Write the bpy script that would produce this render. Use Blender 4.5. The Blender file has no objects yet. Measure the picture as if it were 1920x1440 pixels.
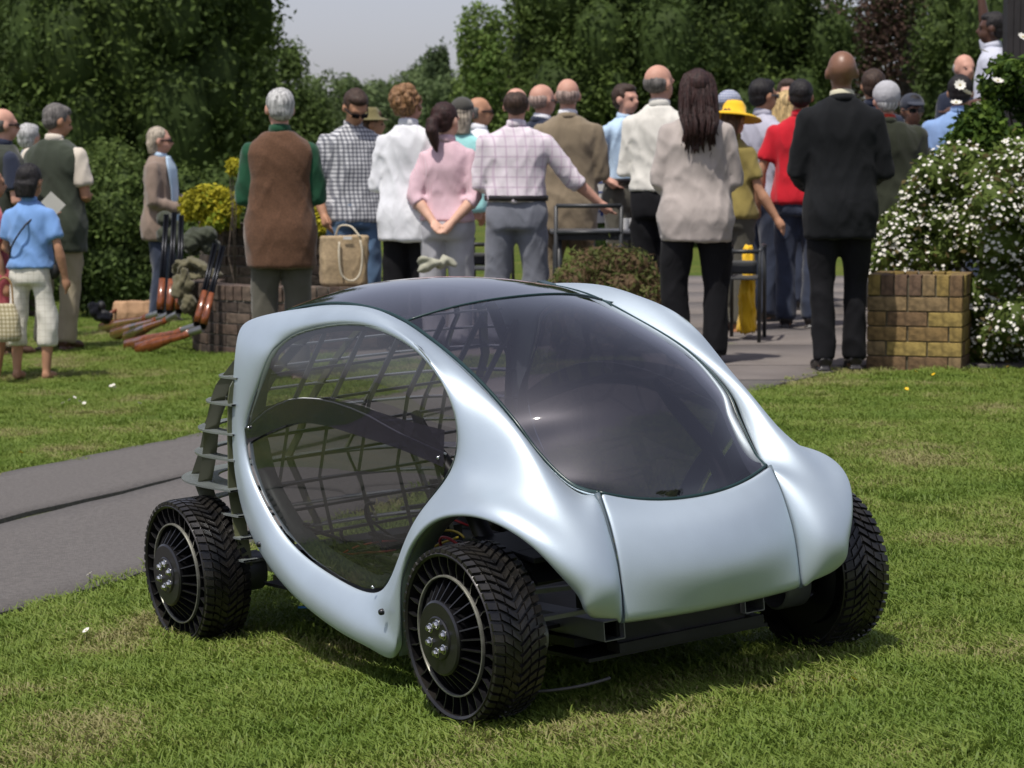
import bpy, bmesh, math, random
import numpy as np
from mathutils import Vector, Matrix, Euler
random.seed(7); np.random.seed(7)
S = bpy.context.scene
col = S.collection
PI = math.pi

# ------------------------------------------------------------------ camera, world, sun
CAM_H, FPX, HOR = 1.19, 4520.0, 300.0
cam_d = bpy.data.cameras.new('camera'); cam = bpy.data.objects.new('camera', cam_d); col.objects.link(cam)
cam_d.sensor_width = 36.0; cam_d.lens = FPX / 1920.0 * 36.0
cam_d.clip_start = 0.1; cam_d.clip_end = 3000
PITCH = math.atan((720 - HOR) / FPX)
cam.location = (0, 0, CAM_H); cam.rotation_euler = (PI / 2 - PITCH, 0, 0)
cam_d.dof.use_dof = True; cam_d.dof.focus_distance = 5.9; cam_d.dof.aperture_fstop = 10.0
S.camera = cam

SUN_DIR = Vector((-0.25, -0.38, 1.0)).normalized()
world = bpy.data.worlds.new('World'); S.world = world; world.use_nodes = True
wn = world.node_tree; wn.nodes.clear()
sky = wn.nodes.new('ShaderNodeTexSky'); sky.sky_type = 'NISHITA'; sky.sun_disc = False
sky.sun_elevation = math.asin(SUN_DIR.z); sky.sun_rotation = math.atan2(SUN_DIR.x, SUN_DIR.y)
sky.altitude = 50; sky.air_density = 1.0; sky.dust_density = 1.6; sky.ozone_density = 1.5
hs = wn.nodes.new('ShaderNodeHueSaturation'); hs.inputs['Saturation'].default_value = 0.45
bg = wn.nodes.new('ShaderNodeBackground'); bg.inputs['Strength'].default_value = 0.125
wo = wn.nodes.new('ShaderNodeOutputWorld')
tn = wn.nodes.new('ShaderNodeMix'); tn.data_type = 'RGBA'; tn.blend_type = 'MULTIPLY'; tn.inputs[0].default_value = 1; tn.inputs[7].default_value = (0.99, 0.96, 1.08, 1)
wn.links.new(sky.outputs[0], hs.inputs['Color']); wn.links.new(hs.outputs[0], tn.inputs[6]); wn.links.new(tn.outputs[2], bg.inputs['Color']); wn.links.new(bg.outputs[0], wo.inputs['Surface'])

sun_d = bpy.data.lights.new('sun', 'SUN'); sun_d.energy = 4.2; sun_d.angle = math.radians(0.9); sun_d.color = (1.0, 0.94, 0.86)
sun = bpy.data.objects.new('sun', sun_d); col.objects.link(sun)
sun.rotation_euler = (-SUN_DIR).to_track_quat('-Z', 'Y').to_euler(); sun.location = (0, 0, 20)
S.view_settings.view_transform = 'Standard'; S.view_settings.look = 'None'
S.view_settings.exposure = 0.0; S.view_settings.gamma = 1.0
S.view_settings.use_curve_mapping = False
S.cycles.transparent_max_bounces = 24
S.cycles.max_bounces = 8

# ------------------------------------------------------------------ materials
MATS = {}
def srgb(r, g, b):
    f = lambda c: (c / 255 / 12.92) if c / 255 <= 0.04045 else ((c / 255 + 0.055) / 1.055) ** 2.4
    return (f(r), f(g), f(b))
def mat(name, c, rough=0.6, metal=0.0, var=0.12, vs=8.0, bump=0.0, bs=60.0, spec=0.5, c2=None, sheen=0.0, trans=0.0, coat=0.0, bd=0.003):
    """principled material with a noise-driven colour variation and fine relief"""
    if name in MATS: return MATS[name]
    m = bpy.data.materials.new(name); m.use_nodes = True; nt = m.node_tree
    p = nt.nodes['Principled BSDF']
    p.inputs['Roughness'].default_value = rough; p.inputs['Metallic'].default_value = metal
    p.inputs['Specular IOR Level'].default_value = spec
    if sheen: p.inputs['Sheen Weight'].default_value = sheen
    if coat: p.inputs['Coat Weight'].default_value = coat; p.inputs['Coat Roughness'].default_value = 0.15
    tc = nt.nodes.new('ShaderNodeTexCoord')
    n = nt.nodes.new('ShaderNodeTexNoise'); n.inputs['Scale'].default_value = vs; n.inputs['Detail'].default_value = 5
    nt.links.new(tc.outputs['Object'], n.inputs['Vector'])
    mx = nt.nodes.new('ShaderNodeMix'); mx.data_type = 'RGBA'
    a = tuple(x * (1 - var) for x in c); b = tuple(min(1, x * (1 + var)) for x in c)
    if c2: a, b = c, c2
    mx.inputs[6].default_value = (*a, 1); mx.inputs[7].default_value = (*b, 1)
    rp = nt.nodes.new('ShaderNodeMapRange'); rp.inputs[1].default_value = 0.35; rp.inputs[2].default_value = 0.65
    nt.links.new(n.outputs['Fac'], rp.inputs[0]); nt.links.new(rp.outputs[0], mx.inputs[0])
    nt.links.new(mx.outputs[2], p.inputs['Base Color'])
    if bump:
        n2 = nt.nodes.new('ShaderNodeTexNoise'); n2.inputs['Scale'].default_value = bs; n2.inputs['Detail'].default_value = 4
        nt.links.new(tc.outputs['Object'], n2.inputs['Vector'])
        bn = nt.nodes.new('ShaderNodeBump'); bn.inputs['Strength'].default_value = bump; bn.inputs['Distance'].default_value = bd
        nt.links.new(n2.outputs['Fac'], bn.inputs['Height']); nt.links.new(bn.outputs[0], p.inputs['Normal'])
    if trans:
        # leaf: diffuse light through the blade
        out = nt.nodes['Material Output']; tr = nt.nodes.new('ShaderNodeBsdfTranslucent'); ms = nt.nodes.new('ShaderNodeMixShader')
        ms.inputs[0].default_value = trans
        nt.links.new(mx.outputs[2], tr.inputs['Color']); nt.links.new(p.outputs[0], ms.inputs[1]); nt.links.new(tr.outputs[0], ms.inputs[2])
        nt.links.new(ms.outputs[0], out.inputs['Surface'])
    MATS[name] = m; return m

def glass(name, tint, rough=0.02, ior=1.5, haze=0.0, hazecol=(0.3, 0.3, 0.33)):
    """smoked acrylic sheet: tinted see-through plus fresnel reflection (plus a dusty film)"""
    m = bpy.data.materials.new(name); m.use_nodes = True; nt = m.node_tree; nt.nodes.clear()
    out = nt.nodes.new('ShaderNodeOutputMaterial'); t = nt.nodes.new('ShaderNodeBsdfTransparent'); g = nt.nodes.new('ShaderNodeBsdfGlossy')
    f0 = ((ior - 1) / (ior + 1)) ** 2; lw = nt.nodes.new('ShaderNodeLayerWeight'); lw.inputs['Blend'].default_value = .5; pw = nt.nodes.new('ShaderNodeMath'); pw.operation = 'POWER'; pw.inputs[1].default_value = 5; nt.links.new(lw.outputs['Facing'], pw.inputs[0])
    f = nt.nodes.new('ShaderNodeMath'); f.operation = 'MULTIPLY_ADD'; f.inputs[1].default_value = 1 - 2 * f0; f.inputs[2].default_value = 2 * f0; nt.links.new(pw.outputs[0], f.inputs[0])
    t.inputs['Color'].default_value = (*tint, 1); g.inputs['Roughness'].default_value = rough; g.inputs['Color'].default_value = (1, 1, 1, 1)
    d = nt.nodes.new('ShaderNodeBsdfDiffuse'); d.inputs['Color'].default_value = (*hazecol, 1)
    m1 = nt.nodes.new('ShaderNodeMixShader'); m1.inputs[0].default_value = haze
    nt.links.new(t.outputs[0], m1.inputs[1]); nt.links.new(d.outputs[0], m1.inputs[2])
    ms = nt.nodes.new('ShaderNodeMixShader')
    nt.links.new(f.outputs[0], ms.inputs[0]); nt.links.new(m1.outputs[0], ms.inputs[1]); nt.links.new(g.outputs[0], ms.inputs[2])
    nt.links.new(ms.outputs[0], out.inputs['Surface']); MATS[name] = m; return m

# ------------------------------------------------------------------ object helpers
def tag(o, label=None, cat=None, group=None, kind=None):
    if label: o['label'] = label
    if cat: o['category'] = cat
    if group: o['group'] = group
    if kind: o['kind'] = kind
    return o
def empty(name, loc=(0, 0, 0), rz=0.0):
    o = bpy.data.objects.new(name, None); col.objects.link(o); o.location = loc; o.rotation_euler = (0, 0, rz); o.empty_display_size = 0.1
    return o
def link(name, me, parent=None):
    o = bpy.data.objects.new(name, me); col.objects.link(o)
    if parent is not None: o.parent = parent
    return o
def mesh(name, V, Fc, m=None, parent=None, smooth=True):
    me = bpy.data.meshes.new(name); me.from_pydata([tuple(map(float, v)) for v in V], [], Fc); me.validate()
    if smooth and len(me.polygons): me.polygons.foreach_set('use_smooth', [True] * len(me.polygons))
    if m: me.materials.append(m)
    me.update(); return link(name, me, parent)
def npmesh(name, co, nper, m=None, parent=None, mats=None, midx=None, smooth=False):
    """fast mesh of loose polygons: co (n*nper,3)"""
    n = len(co) // nper; me = bpy.data.meshes.new(name)
    me.vertices.add(len(co)); me.vertices.foreach_set('co', np.asarray(co, np.float32).ravel())
    me.loops.add(len(co)); me.loops.foreach_set('vertex_index', np.arange(len(co), dtype=np.int32))
    me.polygons.add(n); me.polygons.foreach_set('loop_start', np.arange(0, len(co), nper, dtype=np.int32))
    for mm in (mats or [m]): me.materials.append(mm)
    if midx is not None: me.polygons.foreach_set('material_index', np.asarray(midx, np.int32))
    me.update(calc_edges=True)
    return link(name, me, parent)
class MB:
    """collects simple solids into one mesh"""
    def __init__(s): s.V = []; s.F = []
    def add(s, V, F, M=None):
        k = len(s.V)
        for v in V: s.V.append(tuple(M @ Vector(v)) if M is not None else tuple(v))
        s.F += [[i + k for i in f] for f in F]; return s
    def box(s, c, d, rot=None, M=None):
        hx, hy, hz = d[0] / 2, d[1] / 2, d[2] / 2
        V = [(-hx, -hy, -hz), (hx, -hy, -hz), (hx, hy, -hz), (-hx, hy, -hz), (-hx, -hy, hz), (hx, -hy, hz), (hx, hy, hz), (-hx, hy, hz)]
        R = Matrix.Translation(c) @ (Euler(rot).to_matrix().to_4x4() if rot else Matrix.Identity(4))
        if M is not None: R = M @ R
        return s.add(V, [[0, 3, 2, 1], [4, 5, 6, 7], [0, 1, 5, 4], [1, 2, 6, 5], [2, 3, 7, 6], [3, 0, 4, 7]], R)
    def beam(s, p, q, a, b, up=(0, 0, 1)):
        p, q = Vector(p), Vector(q); d = (q - p); L = d.length; d.normalize(); up = Vector(up)
        x = d.cross(up)
        if x.length < 1e-4: x = d.cross(Vector((1, 0, 0)))
        x.normalize(); z = x.cross(d)
        V = []
        for e in (p, q):
            for i, j in ((-1, -1), (1, -1), (1, 1), (-1, 1)): V.append(tuple(e + x * a / 2 * i + z * b / 2 * j))
        return s.add(V, [[0, 1, 2, 3], [7, 6, 5, 4], [0, 4, 5, 1], [1, 5, 6, 2], [2, 6, 7, 3], [3, 7, 4, 0]])
    def tube(s, pts, r, n=10, cap=True, ell=None):
        pts = [Vector(p) for p in pts]; rs = r if hasattr(r, '__len__') else [r] * len(pts)
        k = len(s.V); up = Vector((0, 0, 1)); prev = None
        for i, p in enumerate(pts):
            t = (pts[min(i + 1, len(pts) - 1)] - pts[max(i - 1, 0)]).normalized()
            if prev is None:
                x = t.cross(up) if abs(t.z) < .95 else t.cross(Vector((0, 1, 0)))
            else: x = prev - t * prev.dot(t)
            x.normalize(); prev = x; y = t.cross(x)
            for j in range(n):
                a = 2 * PI * j / n; e = ell if ell else (1, 1)
                s.V.append(tuple(p + (x * math.cos(a) * e[0] + y * math.sin(a) * e[1]) * rs[i]))
        for i in range(len(pts) - 1):
            for j in range(n):
                a, b = k + i * n + j, k + i * n + (j + 1) % n
                s.F.append([a, b, b + n, a + n])
        if cap:
            s.F.append([k + j for j in range(n)][::-1]); s.F.append([k + (len(pts) - 1) * n + j for j in range(n)])
        return s
    def lathe(s, prof, n=32, M=None, closed=False, cap=False, a0=0, a1=2 * PI):
        """prof: list of (r, h) about local z"""
        k = len(s.V); m = len(prof); full = abs(a1 - a0 - 2 * PI) < 1e-6; nn = n if full else n + 1
        for j in range(nn):
            a = a0 + (a1 - a0) * j / n
            for r, h in prof:
                v = Vector((r * math.cos(a), r * math.sin(a), h)); s.V.append(tuple(M @ v if M is not None else v))
        for j in range(n):
            j2 = (j + 1) % nn
            for i in range(m if closed else m - 1):
                i2 = (i + 1) % m
                s.F.append([k + j * m + i, k + j2 * m + i, k + j2 * m + i2, k + j * m + i2])
        if cap and full:
            s.F.append([k + j * m for j in range(n)][::-1]); s.F.append([k + j * m + m - 1 for j in range(n)])
        return s
    def ball(s, c, r, n=14, M=None):
        r = r if hasattr(r, '__len__') else (r, r, r); m = n // 2 + 1; k = len(s.V)
        T = Matrix.Translation(c)
        if M is not None: T = T @ M
        for i in range(1, m):
            th = PI * i / m
            for j in range(n):
                a = 2 * PI * j / n
                s.V.append(tuple(T @ Vector((r[0] * math.sin(th) * math.cos(a), r[1] * math.sin(th) * math.sin(a), r[2] * math.cos(th)))))
        s.V.append(tuple(T @ Vector((0, 0, r[2])))); s.V.append(tuple(T @ Vector((0, 0, -r[2]))))
        t, b = len(s.V) - 2, len(s.V) - 1
        for i in range(m - 2):
            for j in range(n):
                a, c_ = k + i * n + j, k + i * n + (j + 1) % n
                s.F.append([a, a + n, c_ + n, c_])
        for j in range(n):
            s.F.append([t, k + j, k + (j + 1) % n]); s.F.append([b, k + (m - 2) * n + (j + 1) % n, k + (m - 2) * n + j])
        return s
    def build(s, name, m=None, parent=None, smooth=False, bevel=0.0, sharp=None):
        o = mesh(name, s.V, s.F, m, parent, smooth)
        if bevel:
            b = o.modifiers.new('b', 'BEVEL'); b.width = bevel; b.segments = 2; b.limit_method = 'ANGLE'
        if sharp is not None:
            try: o.data.set_sharp_from_angle(angle=math.radians(sharp))
            except Exception: pass
        return o
def bake(o):
    """evaluate the modifiers into the mesh"""
    dg = bpy.context.evaluated_depsgraph_get(); dg.update()
    me = bpy.data.meshes.new_from_object(o.evaluated_get(dg)); old = o.data; o.modifiers.clear(); o.data = me
    bpy.data.meshes.remove(old); return o
def grid_mesh(name, P, m, parent=None, thick=0.0, sub=0):
    """P[i][j] grid of points -> smooth sheet"""
    a, b = len(P), len(P[0]); V = [p for r in P for p in r]
    F = [[i * b + j, (i + 1) * b + j, (i + 1) * b + j + 1, i * b + j + 1] for i in range(a - 1) for j in range(b - 1)]
    o = mesh(name, V, F, m, parent, True)
    if thick: md = o.modifiers.new('s', 'SOLIDIFY'); md.thickness = thick; md.offset = 0
    if sub: md = o.modifiers.new('u', 'SUBSURF'); md.levels = sub; md.render_levels = sub
    return o
def spline(pts, n):
    """Catmull-Rom through pts, n samples"""
    P = np.array(pts, float); k = len(P); Q = np.vstack([2 * P[0] - P[1], P, 2 * P[-1] - P[-2]])
    t = np.linspace(0, k - 1 - 1e-9, n); i = t.astype(int); f = (t - i)[:, None]
    p0, p1, p2, p3 = Q[i], Q[i + 1], Q[i + 2], Q[i + 3]
    return 0.5 * (2 * p1 + (p2 - p0) * f + (2 * p0 - 5 * p1 + 4 * p2 - p3) * f ** 2 + (3 * p1 - p0 - 3 * p2 + p3) * f ** 3)

def gz(x, y):
    """height of the ground: the lawn dips gently towards the left"""
    z = -0.19 * (1 - math.exp(-max(0.0, 0.8 - x) / 2.0))
    t = min(1, max(0, (y - 16.5) / 10)); z -= 0.35 * t * t * min(1, max(0, (-x - 2.0) / 1.5))
    return z
CD = Vector((0, math.cos(PITCH), -math.sin(PITCH))); CU = Vector((0, math.sin(PITCH), math.cos(PITCH)))
def gp(px, py):
    """the spot on the ground seen at a photo position (used to look up where things stand)"""
    d = CD + Vector(((px - 960) / FPX, 0, 0)) - CU * ((py - 720) / FPX)
    t = 8.0
    for _ in range(40):
        p = Vector((0, 0, CAM_H)) + d * t
        t = (gz(p.x, p.y) - CAM_H) / d.z
    return Vector((0, 0, CAM_H)) + d * t
def at(px, py, depth):
    return Vector((0, 0, CAM_H)) + (CD + Vector(((px - 960) / FPX, 0, 0)) - CU * ((py - 720) / FPX)) * depth
# ------------------------------------------------------------------ ground, path, patio
def lawn_mat():
    m = bpy.data.materials.new('lawn_soil_and_turf'); m.use_nodes = True; nt = m.node_tree; p = nt.nodes['Principled BSDF']; p.inputs['Roughness'].default_value = .95; p.inputs['Specular IOR Level'].default_value = .1
    g = nt.nodes.new('ShaderNodeNewGeometry'); cr = []
    def noise(sc, d=6):
        n = nt.nodes.new('ShaderNodeTexNoise'); n.inputs['Scale'].default_value = sc; n.inputs['Detail'].default_value = d; nt.links.new(g.outputs['Position'], n.inputs['Vector']); return n
    n1, n2 = noise(1.3), noise(60, 8); r = nt.nodes.new('ShaderNodeValToRGB'); nt.links.new(n1.outputs['Fac'], r.inputs[0])
    r.color_ramp.elements[0].position = .35; r.color_ramp.elements[0].color = (.075, .120, .022, 1); r.color_ramp.elements[1].position = .66; r.color_ramp.elements[1].color = (.135, .155, .040, 1)
    r2 = nt.nodes.new('ShaderNodeValToRGB'); nt.links.new(n2.outputs['Fac'], r2.inputs[0]); r2.color_ramp.elements[0].position = .3; r2.color_ramp.elements[0].color = (.35, .38, .3, 1); r2.color_ramp.elements[1].position = .7; r2.color_ramp.elements[1].color = (1.3, 1.25, 1.1, 1)
    mx = nt.nodes.new('ShaderNodeMix'); mx.data_type = 'RGBA'; mx.blend_type = 'MULTIPLY'; mx.inputs[0].default_value = 1; nt.links.new(r.outputs[0], mx.inputs[6]); nt.links.new(r2.outputs[0], mx.inputs[7]); nt.links.new(mx.outputs[2], p.inputs['Base Color'])
    b = nt.nodes.new('ShaderNodeBump'); b.inputs['Strength'].default_value = .8; b.inputs['Distance'].default_value = .02; nt.links.new(n2.outputs['Fac'], b.inputs['Height']); nt.links.new(b.outputs[0], p.inputs['Normal']); return m
def blade_mat():
    m = bpy.data.materials.new('grass_blade'); m.use_nodes = True; nt = m.node_tree; p = nt.nodes['Principled BSDF']; p.inputs['Roughness'].default_value = .55; p.inputs['Specular IOR Level'].default_value = .3
    g = nt.nodes.new('ShaderNodeNewGeometry'); oi = nt.nodes.new('ShaderNodeObjectInfo')
    def noise(sc, d=4):
        n = nt.nodes.new('ShaderNodeTexNoise'); n.inputs['Scale'].default_value = sc; n.inputs['Detail'].default_value = d; nt.links.new(g.outputs['Position'], n.inputs['Vector']); return n
    n1, n2 = noise(1.5, 6), noise(110, 2)
    a = nt.nodes.new('ShaderNodeMath'); a.operation = 'MULTIPLY_ADD'; nt.links.new(n2.outputs['Fac'], a.inputs[0]); a.inputs[1].default_value = .56; nt.links.new(n1.outputs['Fac'], a.inputs[2])
    a2 = nt.nodes.new('ShaderNodeMath'); a2.operation = 'MULTIPLY_ADD'; nt.links.new(oi.outputs['Random'], a2.inputs[0]); a2.inputs[1].default_value = .14; nt.links.new(a.outputs[0], a2.inputs[2])
    r = nt.nodes.new('ShaderNodeValToRGB'); nt.links.new(a2.outputs[0], r.inputs[0]); e = r.color_ramp.elements
    e[0].position = .67; e[0].color = (.125, .200, .028, 1); e[1].position = 1.0; e[1].color = (.30, .28, .12, 1)
    k = e.new(.93); k.color = (.200, .265, .048, 1); k = e.new(.975); k.color = (.24, .275, .070, 1)
    nt.links.new(r.outputs[0], p.inputs['Base Color']); tr = nt.nodes.new('ShaderNodeBsdfTranslucent'); nt.links.new(r.outputs[0], tr.inputs['Color']); ms = nt.nodes.new('ShaderNodeMixShader'); ms.inputs[0].default_value = .35
    nt.links.new(p.outputs[0], ms.inputs[1]); nt.links.new(tr.outputs[0], ms.inputs[2]); nt.links.new(ms.outputs[0], nt.nodes['Material Output'].inputs['Surface']); return m
xs = np.concatenate([[-400, -150, -60, -25, -12], np.arange(-8, 8.01, .25), [12, 25, 60, 150, 400]]); ys = np.concatenate([[-60, -10], np.arange(1, 30.01, .25), [36, 50, 80, 140, 300, 900]])
def bumpy(x, y): return 0.006 * math.sin(x * 2.3 + 1.1 * math.sin(y * 1.7)) + .004 * math.sin(y * 3.1 + x)
V = [(x, y, gz(x, y) - .012) for y in ys for x in xs]; nx = len(xs)
F = [[j * nx + i, j * nx + i + 1, (j + 1) * nx + i + 1, (j + 1) * nx + i] for j in range(len(ys) - 1) for i in range(nx - 1)]
tag(mesh('lawn', V, F, lawn_mat(), None, True), kind='structure')

nearx = lambda y: -1.47 + .497 * (y - 6.93)
midx = lambda y: -1.88 + .458 * (y - 8.8)
farx = lambda y: -2.17 + .457 * (y - 10.2)
def wob(y, k, a=.02): return a * (math.sin(y * 3.1 + k) + .6 * math.sin(y * 7.7 + 2 * k) + .4 * math.sin(y * 17 + k))
def lawn_edge(y): return nearx(y) + wob(y, 1)
def paved(x, y):
    if y < 13.0: return farx(y) + wob(y, 4) < x < nearx(y) + wob(y, 1)
    if y < 15.6: return (farx(13) + (y - 13) * .9) < x < min(nearx(y), 1.78 + max(0, (y - 13.75)) * 40) + (0 if y < 13.7 else 8)
    return x > -1.1 and y < 40
path = empty('footpath', (0, 0, 0)); tag(path, kind='structure')
tarmac = mat('worn_tarmac', (.122, .113, .105), .92, var=.16, vs=60, bump=1, bs=180, bd=.008)
def strip(f0, f1, y0, y1, name, m, parent, th=.02, n=16, lift=.006):
    V, F = [], []; cs = 7
    for i in range(n + 1):
        y = y0 + (y1 - y0) * i / n
        for j in range(cs):
            x = f0(y) + (f1(y) - f0(y)) * j / (cs - 1); V.append((x, y, gz(x, y) + lift))
    top = len(V); V += [(x, y, z - th - .02) for x, y, z in V]
    for i in range(n):
        for j in range(cs - 1):
            a = i * cs + j; F.append([a, a + 1, a + cs + 1, a + cs])
        a = i * cs; F.append([a, a + cs, a + cs + top, a + top]); a = i * cs + cs - 1; F.append([a + cs, a, a + top, a + cs + top])
    for j in range(cs - 1): F.append([j + 1, j, j + top, j + 1 + top]); a = n * cs + j; F.append([a, a + 1, a + 1 + top, a + top])
    o = mesh(name, V, F, m, parent, False); o.data.polygons.foreach_set('use_smooth', [abs(p.normal.z) > .7 for p in o.data.polygons]); return o
for y0, y1 in ((1.5, 13.0),):
    strip(lambda y: midx(y) + .030 + wob(y, 5, .012), lambda y: nearx(y) + wob(y, 1), y0, y1, 'paving_slab', tarmac, path, n=110)
    strip(lambda y: farx(y) + wob(y, 4), lambda y: midx(y) - .030 + wob(y, 2, .012), y0, y1, 'paving_slab', tarmac, path, n=110)
patio = empty('patio', (0, 0, 0)); tag(patio, kind='structure')
pav = mat('patio_concrete', (.150, .132, .120), .9, var=.14, vs=2.2, bump=.6, bs=200, bd=.003)
strip(lambda y: farx(13) + (y - 13) * .9 + .01, lambda y: min(nearx(y), 1.9), 13.02, 13.92, 'paving_slab', pav, patio, n=12)
for y0 in np.arange(13.94, 24, 1.55):
    y1 = y0 + 1.535
    for x0 in np.arange(-1.1, 6.5, 1.9):
        if y0 < 15.4: 
            if x0 < -.3: continue
        strip(lambda y: x0 + .0, lambda y: x0 + 1.885, y0, y1, 'paving_slab', pav, patio, n=2)

# grass: clumps of bent blades set out on the lawn
def clump(seed, n, R, h):
    rs = np.random.RandomState(seed); V = []; F = []
    for _ in range(n):
        a = rs.uniform(0, 2 * PI); r = R * math.sqrt(rs.uniform()); x, y = r * math.cos(a), r * math.sin(a); d = rs.uniform(0, 2 * PI); hh = h * rs.uniform(.45, 1.25); w = rs.uniform(.0013, .0026)
        bx, by = math.cos(d) * hh * rs.uniform(.3, 1.5), math.sin(d) * hh * rs.uniform(.3, 1.5); sx, sy = -math.sin(d) * w, math.cos(d) * w; k = len(V)
        V += [(x - sx, y - sy, 0), (x + sx, y + sy, 0), (x + bx * .35 - sx * .8, y + by * .35 - sy * .8, hh * .60), (x + bx * .35 + sx * .8, y + by * .35 + sy * .8, hh * .55), (x + bx, y + by, hh * .85)]
        F += [[k, k + 1, k + 3, k + 2], [k + 2, k + 3, k + 4]]
    return V, F
bm_ = blade_mat(); gc = bpy.data.collections.new('grass_clumps')
for i in range(7):
    V, F = clump(i, 190, .095, .0185 + .003 * (i % 3)); me = bpy.data.meshes.new('clump'); me.from_pydata(V, [], F); me.materials.append(bm_); gc.objects.link(bpy.data.objects.new('clump', me))
pts = []
rs = np.random.RandomState(3)
for (y0, y1, den) in ((4.2, 8, 230), (8, 12, 150), (12, 18, 100), (18, 26, 40)):
    hwid = lambda y: y * .2124 + .5
    n = int((y1 - y0) * 2 * hwid(y1) * den); X = rs.uniform(-hwid(y1), hwid(y1), n); Y = rs.uniform(y0, y1, n)
    for x, y in zip(X, Y):
        if abs(x) > y * .2124 + .35 or paved(x, y): continue
        pts.append((x, y, gz(x, y) - .010))
me = bpy.data.meshes.new('grass'); me.from_pydata(pts, [], []); gr = link('grass', me); tag(gr, kind='stuff', label='mown lawn grass growing around the path and patio')
ng = bpy.data.node_groups.new('scatter', 'GeometryNodeTree'); ng.interface.new_socket('Geometry', in_out='INPUT', socket_type='NodeSocketGeometry'); ng.interface.new_socket('Geometry', in_out='OUTPUT', socket_type='NodeSocketGeometry')
N = ng.nodes; gi = N.new('NodeGroupInput'); go = N.new('NodeGroupOutput'); iop = N.new('GeometryNodeInstanceOnPoints'); ci = N.new('GeometryNodeCollectionInfo'); ci.inputs['Collection'].default_value = gc; ci.inputs['Separate Children'].default_value = True; ci.inputs['Reset Children'].default_value = True
iop.inputs['Pick Instance'].default_value = True
rr = N.new('FunctionNodeRandomValue'); rr.data_type = 'FLOAT_VECTOR'; rr.inputs[0].default_value = (-.12, -.12, 0); rr.inputs[1].default_value = (.12, .12, 6.28)
rsz = N.new('FunctionNodeRandomValue'); rsz.data_type = 'FLOAT'; rsz.inputs[2].default_value = .75; rsz.inputs[3].default_value = 1.3
ng.links.new(gi.outputs[0], iop.inputs['Points']); ng.links.new(ci.outputs[0], iop.inputs['Instance']); ng.links.new(rr.outputs[0], iop.inputs['Rotation']); ng.links.new(rsz.outputs[1], iop.inputs['Scale']); ng.links.new(iop.outputs[0], go.inputs[0])
gr.modifiers.new('scatter', 'NODES').node_group = ng; gr.data.materials.append(bm_)

# ------------------------------------------------------------------ vegetation
def leafm(name, c, c2=None, tr=.35, rough=.65): return mat(name, c, rough, var=.25, vs=2.5, c2=c2, trans=tr, spec=.12)
def leaves(n, blobs, size, rs, flat=.35, asp=1.7, shell=.30):
    """n leaf diamonds in the outer part of a set of ellipsoidal clumps: (cx,cy,cz,rx,ry,rz)"""
    B = np.array(blobs); w = (B[:, 3] * B[:, 4] * B[:, 5]) ** (2 / 3); i = rs.choice(len(B), n, p=w / w.sum())
    v = rs.normal(size=(n, 3)); v /= np.linalg.norm(v, axis=1)[:, None]; r = 1 - shell * rs.uniform(size=(n, 1)) ** 1.5 + .10 * rs.normal(size=(n, 1))
    c = B[i, :3] + v * B[i, 3:6] * r
    nr = v * .6 + rs.normal(size=(n, 3)) * .7 + np.array([0, 0, flat]); nr /= np.linalg.norm(nr, axis=1)[:, None]
    a = np.cross(nr, rs.normal(size=(n, 3))); a /= np.linalg.norm(a, axis=1)[:, None]; b = np.cross(nr, a)
    s = size * rs.uniform(.6, 1.3, size=(n, 1)); A, Bv = a * s * asp * .5, b * s * .5
    co = np.stack([c - A, c - Bv * .9 + nr * s * .06, c + A, c + Bv * .9 + nr * s * .06], 1).reshape(-1, 3)
    return co, i
def blobset(c, r, k, rs, sub=.38, flat_bottom=False):
    out = []
    for _ in range(k):
        v = rs.normal(size=3); v /= np.linalg.norm(v); q = rs.uniform(.55, 1.0)
        if flat_bottom: v[2] = abs(v[2])
        s = sub * rs.uniform(.6, 1.25)
        out.append((c[0] + v[0] * r[0] * q * (1 - s * .6), c[1] + v[1] * r[1] * q * (1 - s * .6), c[2] + v[2] * r[2] * q * (1 - s * .6), r[0] * s, r[1] * s, r[2] * s * .85))
    out.append((c[0], c[1], c[2], r[0] * .72, r[1] * .72, r[2] * .72)); return out
def core_mesh(name, blobs, m, parent, rs, q=.80):
    b = MB()
    for (x, y, z, rx, ry, rz) in blobs: b.ball((x, y, z), (rx * q, ry * q, rz * q), 10)
    V = np.array(b.V); V += rs.normal(size=V.shape) * np.mean([t[3] for t in blobs]) * .06
    return mesh(name, V, b.F, m, parent, True)
bark = mat('tree_bark', (.085, .065, .048), .9, var=.4, vs=14, bump=1, bs=30, bd=.02); bark2 = mat('grey_tree_bark', (.15, .13, .11), .9, var=.4, vs=10, bump=1, bs=25, bd=.02)
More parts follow.
